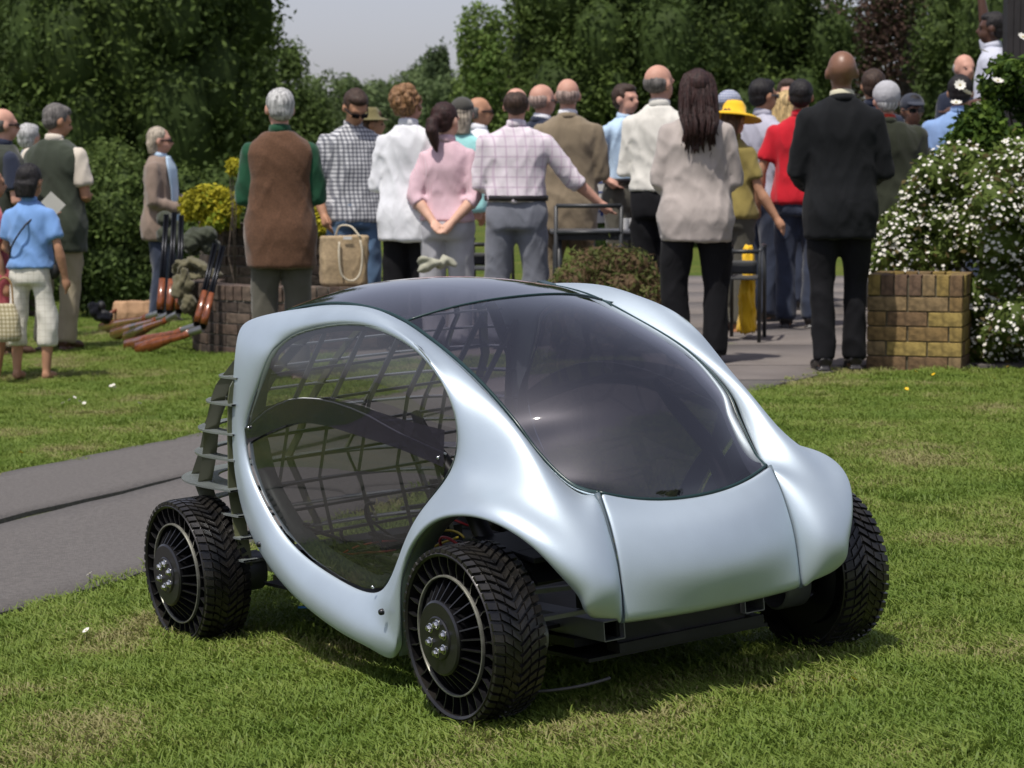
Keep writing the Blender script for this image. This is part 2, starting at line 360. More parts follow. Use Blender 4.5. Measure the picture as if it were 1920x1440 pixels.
def tree(name, label, X, Y, height, R, mats, n, size, seed, trunk=None, cz=None, k=26, sub=.36, group=None, core=True, cat='tree', rz=None, bk=None, tr=.16):
    rs = np.random.RandomState(seed); g = gz(X, Y) if Y < 30 else -.3; root = empty(name, (X, Y, g)); tag(root, label, cat, group)
    rz = rz or height * .42; cz = cz if cz is not None else height - rz
    bl = blobset((0, 0, cz), (R, R * .8, rz), k, rs, sub)
    # trunk with limbs that reach the clumps
    b = MB(); t = trunk or tr; b.tube([(0, 0, -.1), (.03, 0, height * .2), (-.05, .02, height * .45), (0, 0, height * .8)], [t, t * .8, t * .55, t * .15], 10)
    for q in bl[:min(9, k)]:
        s_ = Vector((0, 0, height * rs.uniform(.2, .5))); e = Vector(q[:3]); b.tube([s_, s_.lerp(e, .5) + Vector((0, 0, .05 * height)), e], [t * .45, t * .28, t * .08], 7)
    b.build('trunk', bk or bark, root, True)
    co, i = leaves(int(n * (1.75 if Y > 0 else .5)), bl, size * .69, rs); n = len(co) // 4; mi = (rs.uniform(size=len(bl))[i] * .95 + rs.uniform(size=n) * .35); mi = np.clip((mi * len(mats) / 1.3).astype(int), 0, len(mats) - 1)
    c = npmesh('crown', co, 4, None, root, mats, mi)
    if core: core_mesh('inner_foliage', bl, mats[0], root, rs, .70)
    return root
gA = [leafm('deep_green_leaf', (.066, .100, .030)), leafm('mid_green_leaf', (.088, .132, .036)), leafm('fresh_green_leaf', (.118, .168, .046))]
gB = [leafm('oak_dark_leaf', (.054, .084, .024)), leafm('oak_leaf', (.070, .106, .027)), leafm('oak_light_leaf', (.096, .140, .034))]
gC = [leafm('lime_green_leaf', (.085, .140, .032)), leafm('pale_green_leaf', (.125, .190, .048)), leafm('bright_leaf', (.17, .24, .06))]
gP = [leafm('purple_beech_leaf', (.065, .042, .036)), leafm('bronze_leaf', (.11, .07, .055)), leafm('bronze_green_leaf', (.10, .115, .05))]
gF = [leafm('hazed_far_leaf', (.11, .155, .065)), leafm('hazed_far_pale_leaf', (.145, .195, .085)), leafm('hazed_far_dark_leaf', (.075, .110, .05))]  # distance haze is put into these leaf colours by lightening them
gY = [leafm('golden_leaf', (.34, .32, .03)), leafm('yellow_leaf', (.50, .45, .04)), leafm('yellow_green_leaf', (.22, .28, .03))]
def tx(px, d): return (px - 960) * d / FPX
T1 = 'trees behind the left part of the lawn'; T2 = 'trees behind the patio'; T3 = 'far trees under the open sky'
tree('broadleaf_tree', 'big dark green tree at the left edge behind the men', tx(40, 32), 32, 7.6, 2.9, gB, 30000, .085, 11, group=T1, cz=3.4, rz=4.0, k=40, sub=.30)
tree('broadleaf_tree', 'tall dark tree between the left edge and the grey blond man', tx(250, 30), 30, 7.2, 1.9, gB, 22000, .080, 12, group=T1, cz=3.2, rz=3.9, k=38, sub=.32)
tree('broadleaf_tree', 'mid green tree above the grey blond man', tx(300, 38), 38, 6.4, 1.40, gA, 22000, .085, 13, group=T1, cz=2.6, rz=3.3, k=34, sub=.32)
tree('broadleaf_tree', 'rounded green tree behind the silver haired man', tx(472, 42), 42, 4.30, 1.60, gA, 18000, .085, 14, group=T1, cz=2.0, rz=2.35, k=32, sub=.30)
tree('broadleaf_tree', 'small loose tree sloping down to the open sky', tx(605, 46), 46, 3.65, 1.05, gF[:2] + gA[1:2], 7000, .080, 15, group=T1, cz=1.7, rz=1.6, k=22, sub=.30, core=False)
tree('laurel_shrub', 'dark leafy shrub growing low at the foot of the left trees', tx(215, 23), 23, 1.9, .85, gA, 12000, .055, 16, cat='shrub', cz=.75, rz=1.0, k=22, group='shrubs at the wood edge')
tree('laurel_shrub', 'dark shrub growing low behind the kraft paper bag', tx(320, 24.5), 24.5, 1.5, .9, gB, 10000, .055, 17, cat='shrub', cz=.6, rz=.85, k=22, group='shrubs at the wood edge')
tree('laurel_shrub', 'dark shrub behind the boy and green waistcoat man', tx(70, 24), 24, 2.1, .95, gB, 10000, .06, 18, cat='shrub', cz=.9, rz=1.1, k=22, group='shrubs at the wood edge')
tree('laurel_shrub', 'dark shrub behind the brick wall and silver haired man', tx(520, 27), 27, 1.9, 1.1, gB, 11000, .06, 19, cat='shrub', cz=.8, rz=1.0, k=22, group='shrubs at the wood edge')
for j, (px, d, h, R, lab, m_) in enumerate([(660, 95, 4.9, 2.2, 'pale far tree nearest the small loose tree', gF), (712, 110, 5.4, 2.6, 'pale far tree above the olive hat', gF), (765, 100, 5.4, 2.2, 'far tree above the curly haired man', gF), (800, 120, 6.5, 2.6, 'far tree left of the pointed poplar', gF),
                                  (858, 105, 6.2, 2.4, 'far tree right of the pointed poplar', gF), (900, 90, 5.6, 2.6, 'far tree behind the tanned bald man', gF), (600, 100, 4.2, 3.0, 'pale far tree behind the checked shirt man', gF)]):
    tree('far_tree', lab, tx(px, d), d, h, R, m_, 5500, .20, 40 + j, group=T3, cz=h * .5, rz=h * .5, k=22, sub=.34, tr=.2)
tree('poplar_tree', 'narrow pointed dark poplar on the skyline', tx(820, 92), 92, 6.5, .75, [gF[2], gF[0]], 5000, .17, 50, cat='tree', cz=3.6, rz=2.6, k=26, sub=.42, tr=.15)
tree('broadleaf_tree', 'pale green loose tree left of the large dark yew', tx(960, 48), 48, 5.4, 1.20, gC, 13000, .085, 20, group=T2, cz=2.7, rz=2.5, k=30, sub=.30, core=False)
tree('yew_tree', 'very large dense dark green tree behind the patio', tx(1190, 34), 34, 6.2, 1.95, gB, 34000, .075, 21, group=T2, cz=2.7, rz=3.6, k=60, sub=.26)
tree('yew_tree', 'dense dark green tree right of the very large one', tx(1390, 37), 37, 5.8, 1.75, gB, 20000, .078, 22, group=T2, cz=2.7, rz=3.2, k=44, sub=.28)
tree('copper_beech_tree', 'dark bronze leaved tree with gaps of sky', tx(1550, 42), 42, 6.2, 2.1, gP, 6500, .085, 23, group=T2, cz=2.9, rz=2.9, k=34, sub=.28, core=False, bk=bark2)
tree('copper_beech_tree', 'bronze leaved tree right of the shaved head', tx(1700, 38), 38, 6.2, 1.3, gP + [gA[0]], 11000, .08, 24, group=T2, cz=2.8, rz=3.0, k=34, sub=.28, core=False, bk=bark2)
tree('broadleaf_tree', 'shaded green tree behind the man with raised arm', tx(1850, 36), 36, 6.2, 1.5, gA, 12000, .08, 25, group=T2, cz=2.8, rz=3.2, k=30, sub=.30)
tree('broadleaf_tree', 'low far green tree closing the view between the patio trees', tx(1480, 60), 60, 3.9, 3.0, gA, 12000, .12, 26, group=T2, cz=1.8, rz=2.1, k=34, sub=.30)
# trees behind the photographer: the canopy mirrors them
for j, (X_, Y_, h_, r_) in enumerate(((7.5, -9, 7.5, 3.0), (13, -3, 8.0, 3.2), (2.0, -16, 7.0, 3.2))):
    tree('garden_tree', ('garden tree mirrored at the lower right of the canopy', 'garden tree standing to the right of the photographer', 'garden tree standing behind the photographer')[j], X_, Y_, h_, r_, gA, 5000, .22, 90 + j, group='trees mirrored in the canopy', cz=h_ * .55, rz=h_ * .45, k=24, sub=.34)
# hills closing the horizon
hm_ = mat('wooded_hillside', (.060, .085, .045), .95, var=.35, vs=.05, bump=.8, bs=.4, bd=2)
V, F = [], []
xs2 = np.linspace(-140, 140, 90)
for j, (yy, hh) in enumerate(((230, -1.0), (260, 4.0), (300, 9.2), (360, 8.5))):
    for x in xs2: V.append((x, yy, hh + (1.3 * math.sin(x * .045 + 1) + .5 * math.sin(x * .21 + j) + .25 * math.sin(x * .6 + j * 2) if j else 0)))
F = [[j * 90 + i, j * 90 + i + 1, (j + 1) * 90 + i + 1, (j + 1) * 90 + i] for j in range(3) for i in range(89)]
tag(mesh('wooded_hill', V, F, hm_, None, True), kind='structure')

# golden shrub in the raised bed
tree('golden_shrub', 'yellow leaved shrub in the raised brick bed', tx(405, 18.6), 18.6, 1.27, .27, gY, 2600, .042, 60, cat='shrub', cz=.97, rz=.24, k=16, sub=.36, tr=.02, core=False)
tree('golden_shrub', 'small yellow sprig beside the green jumper sleeve', tx(440, 18.4), 18.4, 1.36, .07, gY, 260, .04, 61, cat='shrub', cz=1.28, rz=.09, k=6, tr=.01, core=False)
tree('golden_shrub', 'yellow leaved shrub glimpsed between brown and checked clothes', tx(614, 18.8), 18.8, 1.10, .16, gY, 1200, .04, 62, cat='shrub', cz=.86, rz=.2, k=10, tr=.02, core=False)

# heather mound
rs = np.random.RandomState(70); r0 = empty('heather_mound', (tx(1142, 15.0), 15.0, 0)); tag(r0, 'low rounded heather bush with brown green twigs behind the car roof', 'bush')
bl = [(random.uniform(-.27, .27), random.uniform(-.2, .2), random.uniform(.10, .52), .15, .15, .14) for _ in range(34)] + [(0, 0, .26, .40, .3, .38)]
hg = [leafm('heather_green', (.10, .125, .035)), leafm('heather_brown', (.17, .115, .065)), leafm('heather_olive', (.14, .155, .05))]
co, i = leaves(26000, bl, .016, rs, asp=3.2, shell=.35); zn = co.reshape(-1, 4, 3)[:, 0, 2]; mi = np.where(rs.uniform(size=len(zn)) < .35 + .9 * np.clip(.30 - zn, 0, .35), 1, np.where(rs.uniform(size=len(zn)) < .5, 0, 2))
npmesh('twigs', co, 4, None, r0, hg, mi); core_mesh('inner_twigs', bl, hg[1], r0, rs, .8)

# white flowering bush
rs = np.random.RandomState(80); wb = empty('flowering_bush', (2.98, 14.0, 0)); tag(wb, 'large spreading bush covered in small white flowers right of the brick planter', 'bush')
wl = [leafm('bush_leaf', (.11, .155, .036)), leafm('bush_leaf_light', (.14, .19, .045)), leafm('bush_leaf_brown', (.14, .11, .045))]
bl = []
for _ in range(95):
    x = rs.uniform(-.74, .75); zmax = np.interp(x, [-.74, -.69, -.53, -.38, 0, .8], [.55, .70, .98, 1.16, 1.26, 1.30]); z = rs.uniform(.08, 1) * zmax
    y = rs.uniform(-.35, .3)
    if x < -.25: y = rs.uniform(.38, .62)
    if x < -.22 and z < .60: z = rs.uniform(.60, max(.62, zmax))
    bl.append((x, y, z, .17, .17, .15))
for _ in range(16): bl.append((rs.uniform(-.26, .25), rs.uniform(.05, .35), rs.uniform(.08, .62), .15, .15, .14))
bl += [(.35, .05, .55, .48, .35, .55), (-.15, .35, .80, .30, .25, .25)]
co, i = leaves(42000, bl, .026, rs, asp=2.0, shell=.3); npmesh('foliage', co, 4, None, wb, wl, rs.choice(3, len(co) // 4, p=[.45, .38, .17])); core_mesh('inner_foliage', bl, wl[0], wb, rs, .78)
stems = MB()
for q in bl[:30]: stems.tube([(.25 + random.uniform(-.2, .2), 0, 0), (q[0] * .5 + .12, q[1] * .5, q[2] * .5), q[:3]], [.010, .008, .003], 6)
stems.build('stems', bark, wb, True)
petal = mat('white_petal', (.78, .76, .68), .6, var=.06, trans=.2); fcen = mat('flower_centre', (.35, .28, .05), .7)
def flower_mesh(n, r, name):
    b = MB(); 
    for p in range(n):
        a = 2 * PI * p / n; c, s_ = math.cos(a), math.sin(a); w = r * .42
        b.add([(0, 0, 0), (c * r * .55 + s_ * w, s_ * r * .55 - c * w, r * .10), (c * r, s_ * r, r * .22), (c * r * .55 - s_ * w, s_ * r * .55 + c * w, r * .10)], [[0, 1, 2, 3]])
    o = b.build(name, petal, None, False); k = len(o.data.polygons)
    me = o.data; V2 = MB(); V2.V = [tuple(v.co) for v in me.vertices]; V2.F = [list(p.vertices) for p in me.polygons]; V2.ball((0, 0, r * .10), (r * .2, r * .2, r * .12), 6)
    m2 = bpy.data.meshes.new(name); m2.from_pydata(V2.V, [], V2.F); m2.materials.append(petal); m2.materials.append(fcen)
    for i, p in enumerate(m2.polygons): p.material_index = 0 if i < k else 1
    col.objects.unlink(o); bpy.data.objects.remove(o); return m2
fm = [flower_mesh(5, .019, 'flower'), flower_mesh(6, .023, 'flower')]
toCam = Vector((-.2, -1, .1)).normalized()
co2, i2 = leaves(34000, bl, .02, rs, shell=.05); c0 = co2.reshape(-1, 4, 3).mean(1); B = np.array(bl); vn = (c0 - B[i2, :3]); sel = np.where((vn @ np.array(toCam) > .07) & (c0[:, 2] > .03))[0]
# keep only the ones not buried in another clump
def buried(p): return any(((p[0] - q[0]) / q[3]) ** 2 + ((p[1] - q[1]) / q[4]) ** 2 + ((p[2] - q[2]) / q[5]) ** 2 < .80 for q in bl)
nf = 0; extra = []; cnts = []
for s_ in sel:
    p = c0[s_]
    if buried(p): continue
    # flowers come in drifts
    if math.sin(p[0] * 9 + 2) + math.sin(p[2] * 11 + p[0] * 4) < -.3 and rs.uniform() < .65: continue
    n_ = Vector(vn[s_]).normalized() * .6 + Vector((rs.normal() * .35, -.25 + rs.normal() * .3, .8)); q = n_.to_track_quat('Z', 'Y')
    if nf < 296:
        o = link('flower', fm[nf % 2], wb); o.location = p; o.rotation_mode = 'QUATERNION'; o.rotation_quaternion = q; s1 = rs.uniform(.42, .95); o.scale = (s1,) * 3
    else: extra.append((Vector(p), q, rs.uniform(.38, .85)))
    nf += 1
    if nf > 2600: break
if extra:
    b = MB(); me0 = fm[0]; vv = [v.co.copy() for v in me0.vertices]; ff = [list(p.vertices) for p in me0.polygons if p.material_index == 0]
    for p, q, s1 in extra: b.add([q @ (v * s1) + p for v in vv], ff)
    tag(b.build('small_flowers', petal, wb), kind='stuff')
# climbing rose above it
rs = np.random.RandomState(81); cr_ = empty('climbing_rose', (tx(1900, 14.6), 14.6, 0)); tag(cr_, 'climbing rose with glossy light green leaves and a few large white blooms', 'bush')
bl = []
for _ in range(34):
    x = rs.uniform(-.36, .35); z = rs.uniform(1.22, 1.28 + .62 * min(1, (x + .42) / .5)); bl.append((x, rs.uniform(-.15, .15), z, .10, .10, .09))
rl = [leafm('rose_leaf', (.065, .115, .020)), leafm('rose_leaf_light', (.12, .19, .03)), leafm('rose_leaf_dark', (.03, .06, .012))]
co, i = leaves(7000, bl, .036, rs, asp=1.6, shell=.6); npmesh('foliage', co, 4, None, cr_, rl, rs.choice(3, len(co) // 4))
b = MB()
for q in bl[:14]: b.tube([(.1, 0, 0), (.1 + q[0] * .3, .02, .9), (q[0] * .8, q[1], q[2] * .95), q[:3]], [.012, .01, .006, .003], 6)
b.build('stems', bark, cr_, True)
big = flower_mesh(9, .045, 'bloom')
for (px, py) in ((1793, 193), (1835, 200), (1813, 174), (1871, 152), (1918, 70), (1845, 96), (1800, 160)):
    p = at(px, py, 14.4) - cr_.location; o = link('bloom', big, cr_); o.location = p; o.rotation_euler = (random.uniform(.3, 1.2), random.uniform(-.4, .4), random.uniform(0, 6)); o.scale = (.85,) * 3

# daisies and buttercups in the lawn
def lawn_flower(px, py, m_me, nm, lab, r=.012, grp=None):
    p = gp(px, py); root = empty(nm, p); tag(root, lab, nm.split('_')[0], grp); o = link('head', m_me, root); o.location = (0, 0, .035); o.rotation_euler = (-.6, 0, random.uniform(0, 6))
    MB().tube([(0, 0, 0), (.002, 0, .035)], .0012, 5).build('stalk', gA[2], root); return root
dm = flower_mesh(9, .012, 'daisy'); ym = flower_mesh(5, .013, 'buttercup'); yp = mat('buttercup_petal', (.80, .50, .01), .4); ym.materials.clear(); ym.materials.append(yp); ym.materials.append(yp)
for k, (px, py) in enumerate([(150, 765), (158, 768), (118, 768), (208, 735), (215, 738), (213, 733), (262, 768), (95, 795), (140, 757), (168, 1097), (162, 1206), (130, 762)]): lawn_flower(px, py, dm, 'daisy_flower', 'white daisy standing alone just beyond the tarmac path edge left of the rear wheel' if py == 1097 else 'white daisy standing alone in the lawn below the tarmac path' if py == 1206 else 'tiny white daisy in the lawn between the barefoot boy and the tarmac path', grp='white daisies in the lawn')
for k, (px, py) in enumerate([(1717, 708), (1700, 742), (1698, 730), (1750, 714), (1889, 699), (1864, 722), (40, 863), (1600, 1302)]): lawn_flower(px, py, ym, 'buttercup_flower', 'yellow buttercup alone in the lawn left of the car, above the path' if px == 40 else 'yellow buttercup alone in the lawn below the front right wheel' if px == 1600 else 'tiny yellow buttercup in the lawn in front of the brick planter', grp='yellow buttercups in the lawn')
# cage of the side shell: (forward, sideways, up) in metres
SV=[(-0.492,0.455,0.241),(-0.431,0.482,0.188),(-0.369,0.497,0.135),(-0.383,0.490,0.092),(-0.578,0.455,0.229),(-0.531,0.482,0.178),(-0.483,0.497,0.128),(-0.496,0.490,0.091),(-0.684,0.455,0.242),(-0.651,0.482,0.195),(-0.619,0.497,0.147),(-0.642,0.490,0.111),(-0.847,0.455,0.279),(-0.829,0.478,0.234),(-0.811,0.490,0.190),(-0.840,0.485,0.158),(-0.983,0.455,0.336),(-0.981,0.476,0.296),(-0.979,0.485,0.255),(-1.014,0.480,0.227),(-1.089,0.455,0.421),(-1.103,0.471,0.384),(-1.116,0.475,0.347),(-1.155,0.470,0.324),(-1.148,0.455,0.508),(-1.165,0.469,0.485),(-1.183,0.470,0.462),(-1.219,0.465,0.442),(-1.159,0.450,0.603),(-1.183,0.461,0.592),(-1.206,0.460,0.581),(-1.244,0.455,0.571),(-1.106,0.440,0.696),(-1.153,0.451,0.695),(-1.199,0.450,0.694),(-1.239,0.445,0.691),(-1.043,0.430,0.786),(-1.117,0.439,0.789),(-1.192,0.435,0.793),(-1.234,0.430,0.793),(-1.005,0.415,0.822),(-1.089,0.419,0.840),(-1.174,0.410,0.857),(-1.229,0.400,0.870),(-0.910,0.400,0.856),(-0.970,0.396,0.874),(-1.030,0.380,0.893),(-1.097,0.360,0.903),(-0.698,0.390,0.880),(-0.727,0.379,0.898),(-0.756,0.355,0.915),(-0.841,0.300,0.917),(-0.487,0.390,0.871),(-0.519,0.376,0.884),(-0.552,0.350,0.896),(-0.609,0.295,0.891),(-0.322,0.395,0.824),(-0.344,0.376,0.828),(-0.367,0.345,0.832),(-0.412,0.300,0.828),(-0.216,0.400,0.744),(-0.205,0.377,0.747),(-0.194,0.343,0.749),(-0.215,0.315,0.748),(-0.161,0.410,0.664),(-0.105,0.384,0.664),(-0.048,0.345,0.664),(-0.069,0.315,0.657),(-0.030,0.510,0.465),(-0.045,0.475,0.497),(-0.055,0.415,0.545),(0.035,0.350,0.602),(-0.009,0.300,0.594),(0.075,0.505,0.465),(0.070,0.472,0.494),(0.070,0.415,0.515),(0.098,0.347,0.548),(0.047,0.283,0.541),(0.155,0.485,0.440),(0.160,0.458,0.465),(0.155,0.405,0.478),(0.150,0.341,0.505),(0.093,0.268,0.508),(0.210,0.455,0.395),(0.225,0.430,0.415),(0.220,0.382,0.432),(0.196,0.328,0.463),(0.132,0.255,0.494),(0.237,0.417,0.335),(0.262,0.402,0.350),(0.266,0.362,0.378),(0.234,0.308,0.421),(0.162,0.244,0.490),(0.243,0.378,0.285),(0.275,0.376,0.298),(0.288,0.343,0.325),(0.264,0.294,0.365),(0.200,0.247,0.417),(0.240,0.362,0.252),(0.274,0.366,0.260),(0.288,0.322,0.278),(0.276,0.284,0.298),(0.228,0.250,0.324),(0.233,0.330,0.228),(0.252,0.330,0.226),(0.260,0.292,0.219),(0.256,0.272,0.216),(0.238,0.252,0.212),(-0.161,0.420,0.585),(-0.203,0.435,0.520),(-0.302,0.445,0.441),(-0.212,0.480,0.440),(-0.147,0.505,0.439),(-0.381,0.450,0.358),(-0.295,0.480,0.370),(-0.253,0.500,0.379),(-0.424,0.455,0.297),(-0.345,0.485,0.300),(-0.301,0.500,0.322),(-0.333,0.500,0.243)]
SF=[[0,4,5,1],[1,5,6,2],[2,6,7,3],[4,8,9,5],[5,9,10,6],[6,10,11,7],[8,12,13,9],[9,13,14,10],[10,14,15,11],[12,16,17,13],[13,17,18,14],[14,18,19,15],[16,20,21,17],[17,21,22,18],[18,22,23,19],[20,24,25,21],[21,25,26,22],[22,26,27,23],[24,28,29,25],[25,29,30,26],[26,30,31,27],[28,32,33,29],[29,33,34,30],[30,34,35,31],[32,36,37,33],[33,37,38,34],[34,38,39,35],[36,40,41,37],[37,41,42,38],[38,42,43,39],[40,44,45,41],[41,45,46,42],[42,46,47,43],[44,48,49,45],[45,49,50,46],[46,50,51,47],[48,52,53,49],[49,53,54,50],[50,54,55,51],[52,56,57,53],[53,57,58,54],[54,58,59,55],[56,60,61,57],[57,61,62,58],[58,62,63,59],[60,64,65,61],[61,65,66,62],[62,66,67,63],[69,68,73,74],[70,69,74,75],[71,70,75,76],[72,71,76,77],[74,73,78,79],[75,74,79,80],[76,75,80,81],[77,76,81,82],[79,78,83,84],[80,79,84,85],[81,80,85,86],[82,81,86,87],[84,83,88,89],[85,84,89,90],[86,85,90,91],[87,86,91,92],[89,88,93,94],[90,89,94,95],[91,90,95,96],[92,91,96,97],[94,93,98,99],[95,94,99,100],[96,95,100,101],[97,96,101,102],[99,98,103,104],[100,99,104,105],[101,100,105,106],[102,101,106,107],[65,70,71,66],[66,71,72,67],[64,108,70,65],[108,109,69,70],[109,110,111,69],[69,111,112,68],[110,113,114,111],[111,114,115,112],[113,116,117,114],[114,117,118,115],[116,0,1,117],[117,1,119,118],[1,2,3,119]]
# ------------------------------------------------------------------ the small prototype car
YAW, CPI, CRO = -0.9955, 0.0458, -0.057
CO = Vector((0.3449, 5.6075, -0.0354))
cF = Vector((math.cos(YAW) * math.cos(CPI), math.sin(YAW) * math.cos(CPI), math.sin(CPI)))
s0 = Vector((math.sin(YAW), -math.cos(YAW), 0)); u0 = s0.cross(cF); cS = s0 * math.cos(CRO) + u0 * math.sin(CRO); cW = cS.cross(cF)
car = empty('prototype_car'); car.matrix_world = Matrix.Translation(CO) @ Matrix((cF, -cS, cW)).transposed().to_4x4()
tag(car, 'pale blue bubble shaped prototype car with smoked canopy and black airless wheels', 'car')

paint = mat('pale_blue_metallic_paint', (0.545, 0.635, 0.695), rough=0.47, metal=0.70, var=0.05, vs=5, bump=0.34, bs=340, spec=0.5, coat=0.06, bd=0.0006)
rubber = mat('black_rubber', (0.006, 0.006, 0.007), rough=0.31, c2=(0.020, 0.018, 0.015), vs=22, bump=0.25, bs=160, spec=0.5, bd=0.001)
rubber_in = mat('black_moulded_plastic', (0.009, 0.009, 0.010), rough=0.3, var=0.2, spec=0.6, bump=.1, bs=90)
steel = mat('brushed_steel', (0.55, 0.56, 0.56), rough=0.22, metal=1.0, var=0.08, bump=.05)
dull_alu = mat('dull_aluminium', (0.22, 0.225, 0.23), rough=0.45, metal=0.6, var=0.12, bump=.1)
ringm = mat('worn_ring_metal', (0.30, 0.30, 0.26), rough=0.45, metal=0.7, var=0.2, vs=40)
darkm = mat('dark_chassis_metal', (0.013, 0.013, 0.014), rough=0.45, metal=0.3, var=0.3, bump=.2)
smoke = glass('smoked_acrylic', (0.40, 0.40, 0.41), 0.015, 1.5, 0.05, (0.35, 0.35, 0.37))
smoke_d = glass('double_smoked_acrylic', (0.07, 0.07, 0.10), 0.02, 1.45, 0.12, (0.09, 0.09, 0.15))
smoke_l = glass('lower_smoked_acrylic', (0.27, 0.27, 0.28), 0.015, 1.5, 0.04, (0.3, 0.32, 0.3))
smoke_w = glass('dark_smoked_canopy', (0.25, 0.235, 0.255), 0.02, 1.62, 0.035, (0.13, 0.13, 0.20))
smoke_r = glass('black_roof_acrylic', (0.06, 0.06, 0.075), 0.06, 1.9, 0.10, (0.16, 0.16, 0.20))
slat_g = mat('edge_lit_acrylic_grey', (0.16, 0.18, 0.175), rough=0.25, var=0.15, spec=0.6)
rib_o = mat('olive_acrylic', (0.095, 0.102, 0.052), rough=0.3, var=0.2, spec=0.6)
seam_m = mat('dark_green_glass_edge', (0.012, 0.035, 0.035), rough=0.3, var=0.2)
def cc(u, v, w): return (u, -v, w)

def shell(flip):
    V = [(u, -v * flip, w) for u, v, w in SV]; F = [f[::-1] if flip < 0 else f for f in SF]
    o = mesh('side_shell', V, F, paint, car, True)
    tgt = np.array(V); cage = tgt.copy(); dg = bpy.context.evaluated_depsgraph_get()
    md = o.modifiers.new('u', 'SUBSURF'); md.levels = 1; md.render_levels = 1; md.boundary_smooth = 'ALL'
    for _ in range(3):
        dg.update(); e = o.evaluated_get(dg).data; n = len(V); a = np.empty(len(e.vertices) * 3); e.vertices.foreach_get('co', a)
        cage += (tgt - a.reshape(-1, 3)[:n]) * 0.9; o.data.vertices.foreach_set('co', cage.ravel()); o.data.update()
    o.modifiers.clear()
    bm = bmesh.new(); bm.from_mesh(o.data); bmesh.ops.recalc_face_normals(bm, faces=bm.faces)
    f0 = min(bm.faces, key=lambda f: f.calc_center_median().z)
    bm.normal_update()
    c = sum((f.normal.y * f.calc_area() for f in bm.faces))
    if c * flip > 0:
        for f in bm.faces: f.normal_flip()
    bm.to_mesh(o.data); bm.free()
    ca = o.data.attributes.new('crease_vert', 'FLOAT', 'POINT'); ca.data[40].value = .35; ca.data[43].value = .2; ca.data[42].value = .2
    md = o.modifiers.new('s', 'SOLIDIFY'); md.thickness = 0.016; md.offset = -1; md.use_even_offset = True
    md = o.modifiers.new('u', 'SUBSURF'); md.levels = 3; md.render_levels = 3
    return bake(o)
sh_n = shell(1); sh_f = shell(-1)
for s_ in (1, -1):
    sh = sh_n if s_ == 1 else sh_f
    for (u, v, w) in ((-1.075, .479, .300), (-.405, .504, .200)):
        MB().lathe([(0, .006), (.006, .006), (.008, .002), (.008, -.004)], 12, Matrix.Translation(cc(u, v * s_, w)) @ Matrix.Rotation(PI / 2 * s_, 4, 'X')).build('panel_stud', rubber_in, sh, True)

# hood between the two seams
SE = spline([(.169, .2445, .493), (.206, .2480, .418), (.233, .2510, .325), (.243, .2530, .210)], 16)
SC = spline([(.192, 0, .452), (.250, 0, .392), (.280, 0, .298), (.256, 0, .205)], 16)
G = [[cc(c[0] + (e[0] - c[0]) * q * q, e[1] * q, c[2] + (e[2] - c[2]) * abs(q) ** 2.2) for q in np.linspace(-1, 1, 25)] for e, c in zip(SE, SC)]
G.append([(p[0] - .03, p[1], p[2] - .004) for p in G[-1]])
for s_ in (1, -1):
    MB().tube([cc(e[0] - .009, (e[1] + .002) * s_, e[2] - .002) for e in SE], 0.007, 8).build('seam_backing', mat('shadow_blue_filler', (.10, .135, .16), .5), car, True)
hood = grid_mesh('hood', G, paint, car, 0.006, 1)
for s_ in (1, -1):
    MB().tube([cc(e[0] - .003, (e[1] + .0035) * s_, e[2]) for e in SE], 00.0016, 6).build('hood_seam', mat('shadow_blue_filler', (.10, .135, .16), .5), hood, True)

# canopy: windscreen and roof, lofted between the two rails
EE = [(.158, .240, .494), (.130, .252, .499), (.091, .265, .512), (.045, .280, .545), (-.011, .296, .598), (-.071, .308, .661), (-.215, .310, .752), (-.412, .298, .832), (-.609, .292, .893), (-.841, .296, .920), (-1.03, .315, .912), (-1.16, .345, .885)]
EC = [(.189, 0, .456), (.183, 0, .485), (.168, 0, .522), (.142, 0, .567), (.100, 0, .627), (.045, 0, .690), (-.09, 0, .785), (-.31, 0, .872), (-.57, 0, .925), (-.82, 0, .953), (-1.05, 0, .957), (-1.2, 0, .935)]
A = spline(EE, 67); B = spline(EC, 67)
def cp(i, q): e, c = A[i], B[i]; return cc(c[0] + (e[0] - c[0]) * q * q, e[1] * q, c[2] + (e[2] - c[2]) * abs(q) ** 2.3)
qs = np.linspace(-1, 1, 33); SI = 46
grid_mesh('windscreen', [[cp(i, q) for q in qs] for i in range(0, SI + 1)], smoke_w, car, 0.0, 1)
grid_mesh('roof_panel', [[cp(i, q) for q in qs] for i in range(SI, 67)], smoke_r, car, 0.0, 1)
MB().tube([tuple(Vector(cp(SI, q)) + Vector((0, 0, .001))) for q in qs], 0.003, 6).build('canopy_seam', seam_m, car, True)
for s_ in (1, -1):
    MB().tube([tuple(Vector(cp(i, s_)) + Vector((0, 0, -.002))) for i in range(0, 67)], 0.0045, 8).build('canopy_gasket', seam_m, car, True)
    # inner ledge that the canopy sits on
    L1 = [[tuple(Vector(cp(i, s_)) + Vector((0, d * s_, -h))) for d, h in ((-.003, .006), (.008, .018), (.03, .03))] for i in range(0, 67, 2)]
    grid_mesh('canopy_ledge', L1, paint, car, .004)
MB().tube([tuple(Vector(cp(0, q)) + Vector((0.001, 0, -.001))) for q in qs], 0.004, 8).build('windscreen_gasket', seam_m, car, True)
# small black wedge where roof meets the far rail
MB().beam(tuple(Vector(cp(SI - 1, -1.04)) + Vector((0, 0, .004))), tuple(Vector(cp(SI + 8, -1.04)) + Vector((0, 0, .006))), .022, .006).build('rail_clip', seam_m, car)

